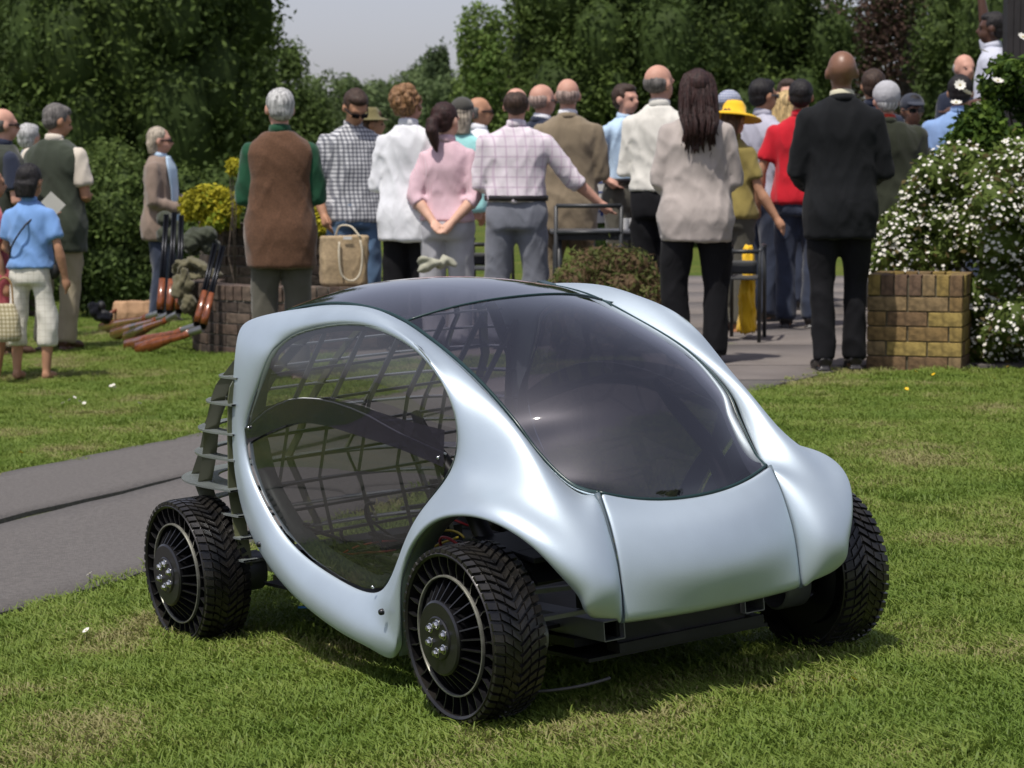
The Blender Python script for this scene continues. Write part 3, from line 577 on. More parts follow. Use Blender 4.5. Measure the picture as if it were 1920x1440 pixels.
# door panes (both sides)
OPEN = [SV[i] for i in (0, 4, 8, 12, 16, 20, 24, 28, 32, 36, 40, 44, 48, 52, 56, 60, 64, 108, 109, 110, 113, 116)]
def pane(name, poly, s_, m, bulge=0.015):
    P = [Vector(cc(u, (v - .008) * s_, w)) for u, v, w in poly]; c = sum(P, Vector()) / len(P); c.y -= bulge * s_
    rings = 5; V = [tuple(c)]; n = len(P); F = []
    for r in range(1, rings + 1):
        t = r / rings
        for p in P:
            q = c.lerp(p, t); q.y = p.y + (c.y - p.y) * (1 - t * t); V.append(tuple(q))
    for j in range(n): F.append([0, 1 + j, 1 + (j + 1) % n])
    for r in range(rings - 1):
        for j in range(n):
            a, b = 1 + r * n + j, 1 + r * n + (j + 1) % n; F.append([a, a + n, b + n, b])
    return mesh(name, V, F, m, car, True)
def Tl(pts, k=14): return [tuple(p) for p in spline(pts, k)]
# upper edge of the lower pane, rear to front, and lower edge of the upper pane
TOPL = Tl([(-1.16, .45, .598), (-1.03, .452, .652), (-.87, .455, .688), (-.70, .455, .69), (-.52, .452, .665), (-.36, .445, .622), (-.185, .43, .583)])
BOTU = Tl([(-.175, .425, .575), (-.36, .44, .600), (-.52, .445, .633), (-.70, .45, .635), (-.87, .45, .628), (-1.03, .446, .592), (-1.155, .446, .560)])
for s_ in (1, -1):
    o1 = [OPEN[i] for i in (18, 19, 20, 21, 0, 1, 2, 3, 4, 5, 6)]
    lp = pane('lower_door_pane', o1 + TOPL, s_, smoke_l, 0.018)
    MB().tube([cc(u, (v - .006) * s_, w) for u, v, w in TOPL], .0024, 6).build('pane_edge', mat('bright_acrylic_edge', (.55, .57, .55), .3), lp, True)
    o2 = [OPEN[i] for i in (7, 8, 9, 10, 11, 12, 13, 14, 15, 16, 17)]
    up_ = pane('upper_door_pane', o2 + BOTU, s_, smoke, 0.004)
    Bt = Tl([(-1.162, .447, .556), (-1.03, .448, .592), (-.87, .452, .626), (-.70, .452, .632), (-.52, .449, .612), (-.36, .442, .590), (-.185, .43, .553)]); Tt = Tl([(-1.16, .449, .598), (-1.03, .451, .652), (-.87, .454, .689), (-.70, .455, .697), (-.52, .452, .690), (-.36, .446, .665), (-.17, .428, .640)])
    grid_mesh('overlap_strip', [[cc(a[0] + (b_[0] - a[0]) * t, (a[1] + (b_[1] - a[1]) * t + .004 + .012 * math.sin(PI * i / 13)) * s_, a[2] + (b_[2] - a[2]) * t) for t in (0, .5, 1)] for i, (a, b_) in enumerate(zip(Bt, Tt))], smoke_d, car)
    for p in ((-1.125, .458, .603), (-.20, .437, .575), (-.60, .462, .665), (-.50, .47, .245)):
        MB().ball(cc(p[0], p[1] * s_, p[2]), .0045, 8).build('pane_screw', steel, lp, True)

# egg-crate body of ribs and slats at the rear
LW = [(.24, .50), (.30, .56), (.36, .60), (.43, .66), (.51, .57), (.58, .52), (.66, .42), (.73, .32), (.79, .22), (.84, .12)]
def bulb(w, th, inset=0.0):
    b = np.interp(w, [x for x, _ in LW], [y for _, y in LW]); a = .46 if w < .7 else .46 - (w - .7) * .55
    a -= inset; b -= inset; s_, c_ = math.sin(th), math.cos(th)
    return Vector(cc(-1.16 - b * abs(s_) ** .62, a * abs(c_) ** .62 * (1 if c_ >= 0 else -1), w))
for k, (w, b) in enumerate(LW):
    d = .075 if k == 3 else .04
    th = np.linspace(0.02, PI - .02, 40); V = []
    for t in th:
        o_, i_ = bulb(w, t, -.006 if k != 3 else -.02), bulb(w, t, d)
        for q in (o_, i_):
            V += [(q.x, q.y, q.z + .0025), (q.x, q.y, q.z - .0025)]
    F = []
    for i in range(len(th) - 1):
        a = i * 4; b_ = a + 4
        F += [[a, b_, b_ + 2, a + 2], [a + 1, a + 3, b_ + 3, b_ + 1], [a, a + 1, b_ + 1, b_], [a + 2, b_ + 2, b_ + 3, a + 3]]
    mesh('slat', V, F, slat_g, car, False)
tf = np.linspace(.02, PI - .02, 400); bp = np.array([tuple(bulb(.5, t)) for t in tf]); al = np.concatenate([[0], np.cumsum(np.linalg.norm(np.diff(bp, axis=0), axis=1))])
ths = np.interp(np.linspace(.05, al[-1] - .05, 9), al, tf)
for t in ths:
    V = []; F = []; ws = np.linspace(.22, .86, 22)
    tn = None
    for w in ws:
        o_ = bulb(w, t, 0.0); i_ = bulb(w, t, .036); dirv = (i_ - o_); n_ = Vector((-dirv.y, dirv.x, 0)).normalized() * .0038
        for q in (o_ + n_, o_ - n_, i_ - n_, i_ + n_): V.append(tuple(q))
    for i in range(len(ws) - 1):
        for j in range(4): a, b_ = i * 4 + j, i * 4 + (j + 1) % 4; F.append([a, b_, b_ + 4, a + 4])
    mesh('rib', V, F, rib_o, car, False)
# returned flanges inside the door opening and round the wheel arch
flm = mat('grey_green_flange', (.13, .16, .14), .4, var=.12, metal=.2)
OPF = [SV[i] for i in (0, 4, 8, 12, 16, 20, 24, 28, 32, 36, 40, 44, 48, 52, 56, 60, 64, 108, 109, 110, 113, 116)]
ARF = [SV[i] for i in (3, 119, 118, 115, 112, 68, 73, 78, 83, 88, 93, 98, 103)]
for s_ in (1, -1):
    c0_ = np.mean(np.array(OPF), 0); L_ = spline(OPF + [OPF[0]], 90)
    grid_mesh('door_flange', [[cc(*( (p + (c0_ - p) * (q / max(.12, np.linalg.norm((c0_ - p)[[0, 2]])))) * [1, 0, 1] + [0, (p[1] - d * (1 if p[2] < .55 else max(.25, 1 - (p[2] - .55) * 4))) * s_, 0])) for q, d in ((0.004, .012), (.012, .035), (.022, .060))] for p in L_], flm, car, .003)
    L_ = spline(ARF, 60)
    grid_mesh('arch_flange', [[cc(p[0] - (p[0] + 0.0) * e, (p[1] - d) * s_, p[2]) for e, d in ((.0, .012), (.01, .04), (.02, .075))] for p in L_[:44]], flm, car, .003)
# a second inner set running along the cabin floor line, as seen through the panes
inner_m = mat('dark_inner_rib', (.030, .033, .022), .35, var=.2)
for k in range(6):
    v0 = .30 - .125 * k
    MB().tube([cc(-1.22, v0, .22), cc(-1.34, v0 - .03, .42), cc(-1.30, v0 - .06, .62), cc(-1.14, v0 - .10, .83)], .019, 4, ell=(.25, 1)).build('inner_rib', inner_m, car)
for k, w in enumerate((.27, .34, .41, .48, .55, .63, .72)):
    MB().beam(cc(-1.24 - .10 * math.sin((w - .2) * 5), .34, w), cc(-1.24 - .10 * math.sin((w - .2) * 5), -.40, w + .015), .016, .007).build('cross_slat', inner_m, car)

# chassis
for s_ in (1, -1):
    V = MB(); t = .0025
    for (dv, dw, a, b) in ((0, .022, .056, t), (0, -.022, .056, t), (.028, 0, t, .044), (-.028, 0, t, .044)):
        V.beam(cc(.128, .203 * s_ + dv, .170 + dw), cc(-1.55, .203 * s_ + dv, .170 + dw), a, b)
    V.build('chassis_tube', dull_alu, car)
    MB().lathe([(.052, 0), (.058, .004), (.058, .075), (.048, .082), (0, .082)], 28, Matrix.Translation(cc(.02, .345 * s_, .175)) @ Matrix.Rotation(PI / 2 * s_, 4, 'X')).build('wheel_motor', dull_alu, car, True, sharp=40)
    MB().lathe([(.052, 0), (.055, .004), (.055, .10), (.048, .11), (0, .11)], 28, Matrix.Translation(cc(-1.43, .31 * s_, .175)) @ Matrix.Rotation(PI / 2 * s_, 4, 'X')).build('wheel_motor', dull_alu, car, True, sharp=40)
    for u in (-.0, -1.43):
        MB().beam(cc(u + .07, .20 * s_, .27), cc(u + .02, .43 * s_, .275), .022, .010).beam(cc(u + .07, .20 * s_, .215), cc(u + .02, .43 * s_, .205), .03, .010).beam(cc(u - .07, .20 * s_, .27), cc(u - .02, .43 * s_, .275), .022, .010).build('suspension_arm', dull_alu, car)
        MB().beam(cc(u + .06, .24 * s_, .22), cc(u + .06, .24 * s_, .36), .02, .02).beam(cc(u, .30 * s_, .33), cc(u + .04, .43 * s_, .33), .10, .006).build('upright_bracket', darkm, car)
    MB().box(cc(-.01, .33 * s_, .37), (.26, .14, .012), (0, .1, 0)).box(cc(.07, .33 * s_, .335), (.10, .12, .010), (0, .75, 0)).build('inner_wheel_housing', darkm, car, bevel=.002)
MB().box(cc(-.72, 0, .135), (1.5, .50, .02)).box(cc(-.65, 0, .165), (1.2, .78, .008)).build('floor_plate', darkm, car)
MB().box(cc(.06, 0, .165), (.10, .37, .06)).box(cc(.0, 0, .105), (.20, .52, .008)).build('front_crossmember', darkm, car)
MB().box(cc(-1.36, 0, .2), (.12, .56, .06)).build('rear_crossmember', darkm, car)
arc = spline([cc(.02, .42, .052), cc(.07, .36, .050), cc(.11, .29, .055), cc(.13, .22, .065), cc(.13, .14, .08)], 16)
MB().tube(arc[:12], .0038, 8).build('skid_hoop', mat('grimy_skid_metal', (.07, .07, .068), .5), car, True)
MB().box(cc(.10, -.02, .125), (.05, .42, .022)).build('front_skid', darkm, car)
for s_ in (1, -1):   # cabin stiffeners behind the door panes
    MB().tube([cc(*p) for p in ((-.42, .36 * s_, .66), (-.36, .37 * s_, .60), (-.22, .37 * s_, .50), (-.13, .36 * s_, .36), (-.12, .33 * s_, .25))], [.012, .02, .022, .024, .03], 8).build('door_pillar', darkm, car, True)
MB().tube([cc(-.95, .30, .20), cc(-.80, .22, .23), cc(-.6, .26, .22), cc(-.4, .25, .25)], .012, 8).tube([cc(-.9, -.3, .2), cc(-.6, -.2, .26), cc(-.3, -.26, .22)], .012, 8).build('hose', rubber_in, car, True)
cabcols = [((.35, .02, .02), 'red'), ((.5, .4, .04), 'yellow'), ((.02, .12, .3), 'blue'), ((.02, .2, .05), 'green'), ((.012, .012, .012), 'black'), ((.3, .3, .28), 'white')]
for k in range(26):
    c_, nm = cabcols[(4, 0, 4, 5, 4, 1, 4, 4)[k % 8]]; r0 = random.uniform(.04, .12); cu = random.uniform(-.95, -.3); cv = random.uniform(-.3, .38); w0 = .185 + .004 * k
    pts = [cc(cu + r0 * math.cos(a) + random.uniform(-.01, .01), cv + r0 * math.sin(a) * .8, w0 + .03 * abs(math.sin(a * .7 + k))) for a in np.linspace(0, 5.2, 18)]
    MB().tube(pts, .0035, 6).build('cable', mat(nm + '_cable_sheath', c_, .4), car, True)
for k in range(6):
    c_, nm = cabcols[k]
    pts = [cc(-1.16 + i * .08, .30 + .04 * math.sin(i * 1.3 + k), .12 + .015 * math.sin(i * 1.7 + k * 2) - .004 * k) for i in range(9)]
    MB().tube([tuple(p) for p in spline(pts, 30)], .0035, 6).build('cable', mat(nm + '_cable_sheath', c_, .4), car, True)
for k in range(22):
    r0 = random.uniform(.04, .11); cu = random.uniform(-1.0, -.34); cv = random.uniform(.02, .36); tl_ = random.uniform(.3, 1.2)
    pts = [cc(cu + r0 * math.cos(a), cv + r0 * math.sin(a) * math.cos(tl_), .20 + r0 + r0 * math.sin(a) * math.sin(tl_) * 1.1) for a in np.linspace(random.uniform(0, 2), random.uniform(4.5, 7), 20)]
    MB().tube(pts, random.choice([.004, .005, .008]), 6).build('cable', mat(('black', 'black', 'black', 'white', 'black', 'red')[k % 6] + '_cable_sheath', (0, 0, 0)), car, True)
for k in range(5):
    MB().box(cc(-.9 + .13 * k, .06 + .05 * (k % 3), .21 + .01 * k), (.07, .06, .06 + .02 * (k % 2)), (0, 0, .3 * k)).build('control_box', (darkm, dull_alu)[k % 2], car, bevel=.004)
MB().lathe([(.070, -.004), (.074, 0), (.070, .004), (.066, 0)], 36, Matrix.Translation(cc(-.42, .31, .25)) @ Matrix.Rotation(-.9, 4, 'X'), closed=True).build('clear_hoop', slat_g, car, True)
MB().box(cc(-.42, .18, .20), (.10, .09, .08)).build('electronics_box', darkm, car, bevel=.004); MB().box(cc(-.8, .1, .2), (.22, .12, .06)).build('electronics_box', darkm, car, bevel=.004)

# wheels
WR, WW = .200, .136
def wheel_meshes():
    R = {}
    def keep(k, o): R[k] = o.data; col.objects.unlink(o); bpy.data.objects.remove(o)
    hw = WW / 2
    keep('tyre', MB().lathe([(.180, -hw + .004), (.186, -hw), (.191, -hw + .006), (.194, -hw + .02), (.194, hw - .02), (.191, hw - .006), (.186, hw), (.180, hw - .004)], 96, closed=True).build('t', rubber, None, True, sharp=50))
    b = MB(); N = 52
    def P(a, y, r): return (r * math.cos(a), r * math.sin(a), y)
    def block(y0, y1, a0, a1, da, r0=.1935, r1=.2015, drop=0.0):
        lo = [P(a0, y0, r0), P(a1, y1, r0 - drop), P(a1 + da, y1, r0 - drop), P(a0 + da, y0, r0)]
        hi = [P(a0 + .006, y0, r1), P(a1 + .006, y1, r1 - drop), P(a1 + da - .006, y1, r1 - drop), P(a0 + da - .006, y0, r1)]
        b.add(lo + hi, [[0, 3, 2, 1], [4, 5, 6, 7], [0, 1, 5, 4], [1, 2, 6, 5], [2, 3, 7, 6], [3, 0, 4, 7]])
    for i in range(N):
        a = 2 * PI * i / N; st = 2 * PI / N
        for s_ in (1, -1):
            block(.001 * s_, .021 * s_, a, a + .085, st * .66)
            block(.024 * s_, .042 * s_, a + .10, a + .16, st * .70)
            block(.046 * s_, .066 * s_, a + .03, a + .055, st * .74, drop=.004)
    keep('tread', b.build('t', rubber, None, False))
    # one spring spoke (outer) and one hub vane
    s = MB(); s.add([(.137, 0, -.02), (.160, .004, -.02), (.182, .002, -.02), (.182, .002, .062), (.160, .004, .060), (.137, 0, .057),
                     (.137, .0028, -.02), (.160, .0068, -.02), (.182, .0048, -.02), (.182, .0048, .062), (.160, .0068, .060), (.137, .0028, .057)],
                    [[0, 1, 4, 5], [1, 2, 3, 4], [6, 11, 10, 7], [7, 10, 9, 8], [5, 4, 10, 11], [4, 3, 9, 10], [0, 6, 7, 1], [1, 7, 8, 2], [0, 5, 11, 6], [2, 8, 9, 3]])
    keep('spoke', s.build('s', rubber_in, None, False))
    s = MB(); s.add([(.083, -.0015, .086), (.130, -.0015, .050), (.130, -.0015, -.01), (.083, -.0015, .02), (.083, .0015, .086), (.130, .0015, .050), (.130, .0015, -.01), (.083, .0015, .02)], [[0, 1, 2, 3], [7, 6, 5, 4], [0, 4, 5, 1], [1, 5, 6, 2], [2, 6, 7, 3], [3, 7, 4, 0]])
    keep('vane', s.build('v', rubber_in, None, False))
    keep('ring', MB().lathe([(.1325, .0560), (.1375, .0560), (.1378, .061), (.137, .0640), (.1338, .0640), (.1322, .061)], 64, closed=True).build('r', ringm, None, True, sharp=40))
    keep('drum', MB().lathe([(.075, -.05), (.1355, -.05), (.1355, .057), (.1325, .057), (.1300, .005), (.08, .012)], 64, closed=True).lathe([(.138, -.03), (.181, -.03), (.181, -.024), (.138, -.024)], 64, closed=True).build('d', rubber_in, None, True, sharp=40))
    keep('hub', MB().lathe([(0, .092), (.080, .092), (.085, .088), (.084, .080), (.066, .045), (.064, -.05), (0, -.05)], 48).build('h', rubber_in, None, True, sharp=35))
    keep('hub_cap', MB().lathe([(0, .0955), (.047, .0955), (.050, .0925)], 40).build('h', rubber_in, None, True, sharp=35))
    keep('bolt', MB().lathe([(0, .011), (.006, .010), (.0088, .006), (.009, 0)], 6).lathe([(.009, .002), (.0115, .001), (.0115, 0)], 16).build('b', steel, None, True, sharp=30))
    return R
WM = wheel_meshes()
def make_wheel(u, s_, toe=0.0):
    w = link('wheel', WM['tyre'], car)
    w.location = cc(u, (.567 - WW / 2) * s_, WR); w.rotation_euler = (PI / 2 * s_, 0, toe)
    for nm in ('tread', 'ring', 'drum', 'hub', 'hub_cap'): link(nm, WM[nm], w)
    for i in range(30): o = link('spoke', WM['spoke'], w); o.rotation_euler.z = 2 * PI * i / 30
    for i in range(26): o = link('vane', WM['vane'], w); o.rotation_euler.z = 2 * PI * i / 26 + .05
    for i in range(6):
        a = 2 * PI * i / 6 + .35; o = link('bolt', WM['bolt'], w); o.location = (.033 * math.cos(a), .033 * math.sin(a), .0955)
    return w
make_wheel(0, 1); make_wheel(-1.431, 1); make_wheel(0, -1); make_wheel(-1.431, -1)
# ------------------------------------------------------------------ people
def remesh(o, vox, smooth=2):
    r = o.modifiers.new('r', 'REMESH'); r.mode = 'VOXEL'; r.voxel_size = vox; r.use_smooth_shade = True
    s = o.modifiers.new('s', 'SMOOTH'); s.factor = 0.6; s.iterations = smooth
    return bake(o)
def wrinkle(o, amp, sc=1.0, seed=0.0, vert=0.45, keep=None):
    """folds in cloth: warped ridged waves pushed along the normals"""
    me = o.data; n = len(me.vertices); co = np.empty(n * 3); me.vertices.foreach_get('co', co); co = co.reshape(-1, 3)
    no = np.empty(n * 3); me.vertices.foreach_get('normal', no); no = no.reshape(-1, 3)
    x, y, z = co[:, 0] * 9 * sc + seed, co[:, 1] * 9 * sc + seed * 1.7, co[:, 2] * 9 * sc * vert
    w1 = np.sin(x * 1.3 + 1.7 * np.sin(z * 2.1 + y)) + np.sin(y * 1.6 + z * 2.7 + 2 * np.sin(x * .9 + seed))
    w2 = 1 - np.abs(np.sin(x * 2.3 + z * 3.1 + 2.2 * np.sin(y * 1.9 + z * 1.1 + seed)))
    w3 = 1 - np.abs(np.sin(y * 3.1 - z * 4.3 + 1.9 * np.sin(x * 2.9 + seed * .6)))
    d = amp * (0.35 * w1 + 1.0 * w2 ** 2 + 0.8 * w3 ** 2 - 0.22)
    co += no * d[:, None]; me.vertices.foreach_set('co', co.ravel()); me.update(); return o
def rings(b, R, n=20, M=None, p=2.0):
    """stack of closed rings (x, y, z, rx, ry) -> solid with flat ends"""
    k = len(b.V)
    for (x, y, z, rx, ry) in R:
        for j in range(n):
            a = 2 * PI * j / n; c, s_ = math.cos(a), math.sin(a)
            v = Vector((x + rx * math.copysign(abs(c) ** (2 / p), c), y + ry * math.copysign(abs(s_) ** (2 / p), s_), z))
            b.V.append(tuple(M @ v if M is not None else v))
    up = R[-1][2] > R[0][2]
    for i in range(len(R) - 1):
        for j in range(n):
            a, c = k + i * n + j, k + i * n + (j + 1) % n
            f = [a, c, c + n, a + n]; b.F.append(f if up else f[::-1])
    e0 = [k + j for j in range(n)]; e1 = [k + (len(R) - 1) * n + j for j in range(n)]
    b.F.append(e0[::-1] if up else e0); b.F.append(e1 if up else e1[::-1])

SKIN = {'pale': mat('pale_skin', (.60, .36, .26), .6, var=.10, vs=14, spec=.35), 'pink': mat('ruddy_skin', (.52, .285, .21), .6, var=.14, vs=12, spec=.35),
        'tan': mat('tanned_skin', (.42, .22, .13), .6, var=.12, vs=12, spec=.35), 'brown': mat('brown_skin', (.20, .10, .06), .42, var=.1, spec=.5),
        'dark': mat('dark_brown_skin', (.085, .040, .025), .4, var=.1, spec=.5)}
def hairmat(name, c):
    m = mat(name, c, .5, var=.5, vs=50, bump=1, bs=110, bd=.007, spec=.35); nt = m.node_tree; tc = [q for q in nt.nodes if q.type == 'TEX_COORD'][0]
    mp = nt.nodes.new('ShaderNodeMapping'); mp.inputs['Scale'].default_value = (1.6, 1.6, .16); nt.links.new(tc.outputs['Object'], mp.inputs['Vector'])
    for q in nt.nodes:
        if q.type == 'TEX_NOISE': nt.links.new(mp.outputs[0], q.inputs['Vector'])
    return m
HAIR = {'grey': hairmat('silver_grey_hair', (.42, .42, .41)), 'dgrey': hairmat('dark_grey_hair', (.13, .12, .11)), 'black': hairmat('black_hair', (.012, .010, .010)),
        'brown': hairmat('brown_hair', (.045, .026, .017)), 'red': hairmat('dark_auburn_hair', (.030, .012, .010)), 'blond': hairmat('blond_hair', (.46, .33, .15)),
        'curl': hairmat('ginger_blond_hair', (.22, .12, .055)), 'sandy': hairmat('grey_blond_hair', (.36, .31, .24)), 'stub': hairmat('cropped_white_stubble', (.34, .25, .21)), 'lbrown': hairmat('light_brown_hair', (.10, .055, .03))}
def cloth(name, c, var=.10, sheen=.2, rough=.85, vs=6, bump=.35, bs=300):
    if name in MATS: return MATS[name]
    m = mat(name, c, rough, var=var, vs=vs, bump=bump, bs=bs, sheen=sheen, spec=.2, bd=.0015); nt = m.node_tree; p = nt.nodes['Principled BSDF']
    old = p.inputs['Normal'].links[0].from_node; tc = [q for q in nt.nodes if q.type == 'TEX_COORD'][0]
    mp = nt.nodes.new('ShaderNodeMapping'); mp.inputs['Scale'].default_value = (1, 1, .55); n = nt.nodes.new('ShaderNodeTexNoise'); n.inputs['Scale'].default_value = 8; n.inputs['Detail'].default_value = 1.5; n.inputs['Distortion'].default_value = 1.6
    b = nt.nodes.new('ShaderNodeBump'); b.inputs['Strength'].default_value = .55; b.inputs['Distance'].default_value = .014
    nt.links.new(tc.outputs['Object'], mp.inputs['Vector']); nt.links.new(mp.outputs[0], n.inputs['Vector']); nt.links.new(n.outputs['Fac'], b.inputs['Height']); nt.links.new(b.outputs[0], old.inputs['Normal']); return m
def checks(name, base, line, sx, sz, wd=.18, line2=None, base2=None):
    """woven check: crossing thread bands in two directions"""
    if name in MATS: return MATS[name]
    m = cloth(name, base); nt = m.node_tree; p = nt.nodes['Principled BSDF']
    tc = nt.nodes.new('ShaderNodeTexCoord'); sp = nt.nodes.new('ShaderNodeSeparateXYZ'); nt.links.new(tc.outputs['Object'], sp.inputs[0])
    def band(sock, sc, w, ph=0.0):
        a = nt.nodes.new('ShaderNodeMath'); a.operation = 'MULTIPLY_ADD'; a.inputs[1].default_value = sc; a.inputs[2].default_value = ph
        nt.links.new(sock, a.inputs[0]); b = nt.nodes.new('ShaderNodeMath'); b.operation = 'FRACT'; nt.links.new(a.outputs[0], b.inputs[0])
        c = nt.nodes.new('ShaderNodeMath'); c.operation = 'LESS_THAN'; c.inputs[1].default_value = w; nt.links.new(b.outputs[0], c.inputs[0]); return c.outputs[0]
    xy = nt.nodes.new('ShaderNodeMath'); xy.operation = 'MULTIPLY_ADD'; xy.inputs[1].default_value = 0.6; nt.links.new(sp.outputs['Y'], xy.inputs[0]); nt.links.new(sp.outputs['X'], xy.inputs[2])
    src = p.inputs['Base Color'].links[0].from_socket
    for sock, sc in ((xy.outputs[0], sx), (sp.outputs['Z'], sz)):
        mx = nt.nodes.new('ShaderNodeMix'); mx.data_type = 'RGBA'; f = nt.nodes.new('ShaderNodeMath'); f.operation = 'MULTIPLY'; f.inputs[1].default_value = .62
        nt.links.new(band(sock, sc, wd, 50.0), f.inputs[0]); nt.links.new(f.outputs[0], mx.inputs[0]); nt.links.new(src, mx.inputs[6]); mx.inputs[7].default_value = (*line, 1)
        src = mx.outputs[2]
    nt.links.new(src, p.inputs['Base Color']); return m

ARM = {'down': ((.13, -.06, -1), (.02, .22, -1)), 'front': ((.16, .02, -1), (-.55, .85, .05)), 'hold': ((.2, .05, -1), (-.35, .9, -.25)),
       'hip': ((.72, -.30, -.75), (-.62, .55, -.62)), 'behind': ((.22, -.22, -1), (-.62, -.42, -.72)), 'pocket': ((.34, .02, -1), (-.28, .55, -1)),
       'reach': ((.62, .12, -.85), (.80, .25, -.72)), 'raised': ((.42, .25, .85), (-.05, .15, 1)), 'out': ((.32, -.1, -1), (.12, .25, -1)),
       'cross': ((.18, .15, -1), (-.95, .5, .12)), 'side': ((.30, .0, -1), (.18, .35, -.9)), 'swing': ((.30, .05, -1), (.55, .30, -1))}
_ps = [0]
def person(px, ytop, s, face=0.0, H=None, sex='m', bw=1.0, skin='pale', label='', group=None, arms=('down', 'down'), legs=True, top=None, sleeve='long', hem=.49,
           vest=None, vhem=.47, trousers=None, tlen=.035, hair='brown', style='short', shoes=None, head=(0, 0), lean=0.0, hs=1.0, jacket=None, jhem=.46, hat=None,
           glasses=None, belt=None, openj=None, zoff=0.0, stance=.052, hang=0.0, collar=True, loose=1.0, vox=.0118, step=.0, side=0.0):
    d = FPX / s; X = (px - 960) / s; Z = CAM_H - (ytop - HOR) / s
    Y = d + (Z - CAM_H) * -0.0
    g = gz(X, Y) + zoff
    if H is None: H = Z - g
    else: g = Z - H
    root = empty('person', (X, Y, g), -math.radians(face)); tag(root, label, 'person', group)
    _ps[0] += 1; sd = _ps[0] * 1.37; fem = sex == 'f'
    k = H; tl = math.tan(math.radians(lean))
    def L(p):  # lean the trunk forward / sideways from the hips
        x, y, z = p; h = max(0, z - .52 * k); return Vector((x + h * math.tan(math.radians(side)), y + h * tl, z))
    sw = (.086 if fem else .101) * bw; hw = (.052 if fem else .049)
    HM = Matrix.Translation(L((0, .004 * k, .875 * k))) @ Euler((-math.radians(head[1]), 0, -math.radians(head[0]))).to_matrix().to_4x4() @ Matrix.Scale(hs, 4) @ Matrix.Translation((0, -.004 * k, -.875 * k))
    def hp(x, y, z): return HM @ Vector((x * k, y * k, z * k))
    def torso(infl, zh, top_z=.835, flare=0.0, tuck=False, gat=0.0):
        R = []
        prof = [(.44, .088, .068), (.49, .100, .072), (.53, .099, .070), (.58, .086, .061), (.63, .084, .060), (.69, .094, .064), (.74, .102, .064), (.78, .106, .060), (.805, .098, .054), (.822, .080, .046), (.838, .054, .040), (.852, .038, .036)] if not fem else \
               [(.44, .090, .070), (.49, .103, .076), (.53, .100, .072), (.58, .082, .058), (.63, .073, .053), (.69, .084, .062), (.74, .090, .064), (.78, .093, .053), (.805, .086, .047), (.822, .070, .041), (.838, .046, .036), (.852, .033, .032)]
        zs = [p[0] for p in prof]
        for z in sorted(set([zh] + [q for q in zs if q > zh and q <= top_z + .01])):
            rx = np.interp(z, zs, [p[1] for p in prof]) * bw; ry = np.interp(z, zs, [p[2] for p in prof]) * (0.5 + bw * .5)
            if infl > .0065 and zh < .52 and z < .70 and not (fem and loose < 1.05): rx = max(rx, .0925 * bw)
            f = flare * max(0, (.62 - z)) / .15
            fit = infl if z > .70 else infl + min(1, (.70 - z) / .08) * (.006 * loose + .022 * f) + (.012 * min(1, (.66 - z) / .10) if (infl > .0065 and z < .66) else 0)
            c = L((0, (-.004 if z > .7 else .0) * k, z * k)); R.append((c.x, c.y, c.z, rx * k + fit + gat * (1 if z < .66 and z > zh + .012 else 0), ry * k + fit * .8))
        return R
    sh = [L((sx * sw * k, -.004 * k, .787 * k)) for sx in (1, -1)]
    AJ = []
    for i, sx in enumerate((1, -1)):
        a = ARM[arms[i]] if isinstance(arms[i], str) else arms[i]
        du = Vector((a[0][0] * sx, a[0][1], a[0][2])).normalized(); df = Vector((a[1][0] * sx, a[1][1], a[1][2])).normalized()
        e = sh[i] + du * .168 * k; w = e + df * .145 * k; AJ.append((sh[i], e, w, df, du))
    LJ = []
    for i, sx in enumerate((1, -1)):
        st = step * (1 if i == 0 else -1)
        LJ.append((Vector((sx * hw * k * bw, 0, .50 * k)), Vector((sx * (stance + .004) * k * bw, .012 * k + st * .5, .28 * k)), Vector((sx * stance * k, -.012 * k + st, .045 * k))))
    # --- body: one continuous skin
    b = MB()
    rings(b, torso(-.022, .46), 20, p=2.2)
    b.tube([L((0, -.008 * k, .80 * k)), L((0, -.004 * k, .85 * k)), hp(0, .002, .895)], [.036 * k * bw, .031 * k, .031 * k], 14)
    b.ball(hp(0, -.006, .943), (.0455 * k * hs, .056 * k * hs, .054 * k * hs), 18, HM.to_3x3().normalized().to_4x4())
    b.ball(hp(0, .020, .908), (.0345 * k * hs, .036 * k * hs, .042 * k * hs), 16, HM.to_3x3().normalized().to_4x4())
    b.ball(hp(0, .036, .884), .014 * k * hs, 10)                      # chin
    b.tube([hp(0, .052, .934), hp(0, .062, .915), hp(0, .054, .908)], [.006 * k * hs, .0105 * k * hs, .008 * k * hs], 8)   # nose
    b.tube([hp(-.016, .052, .897), hp(.016, .052, .897)], .0052 * k * hs, 8)          # mouth
    b.tube([hp(-.030, .042, .940), hp(0, .051, .943), hp(.030, .042, .940)], .0075 * k * hs, 8)   # brow
    for sx in (1, -1): b.ball(hp(sx * .047, -.002, .924), (.007 * k * hs, .013 * k * hs, .019 * k * hs), 10, HM.to_3x3().normalized().to_4x4())
    for i, sx in enumerate((1, -1)):
        a, e, w, df, du = AJ[i]; mid = a.lerp(e, .35)
        b.ball(a, .020 * k * bw, 12); b.tube([a, mid, e, e.lerp(w, .3), w], [.020 * k * bw, .0215 * k * bw, .0215 * k, .0215 * k if sleeve == 'long' else .0255 * k, .0165 * k], 12)
        # hand: palm, four fingers, thumb
        q = Vector((0, 0, 1)) if abs(df.z) < .8 else Vector((0, 1, 0)); side_ = df.cross(q).normalized(); palm_n = side_.cross(df).normalized()
        if abs(df.z) > .8: side_, palm_n = palm_n, side_ * -1
        hl = .048 * k
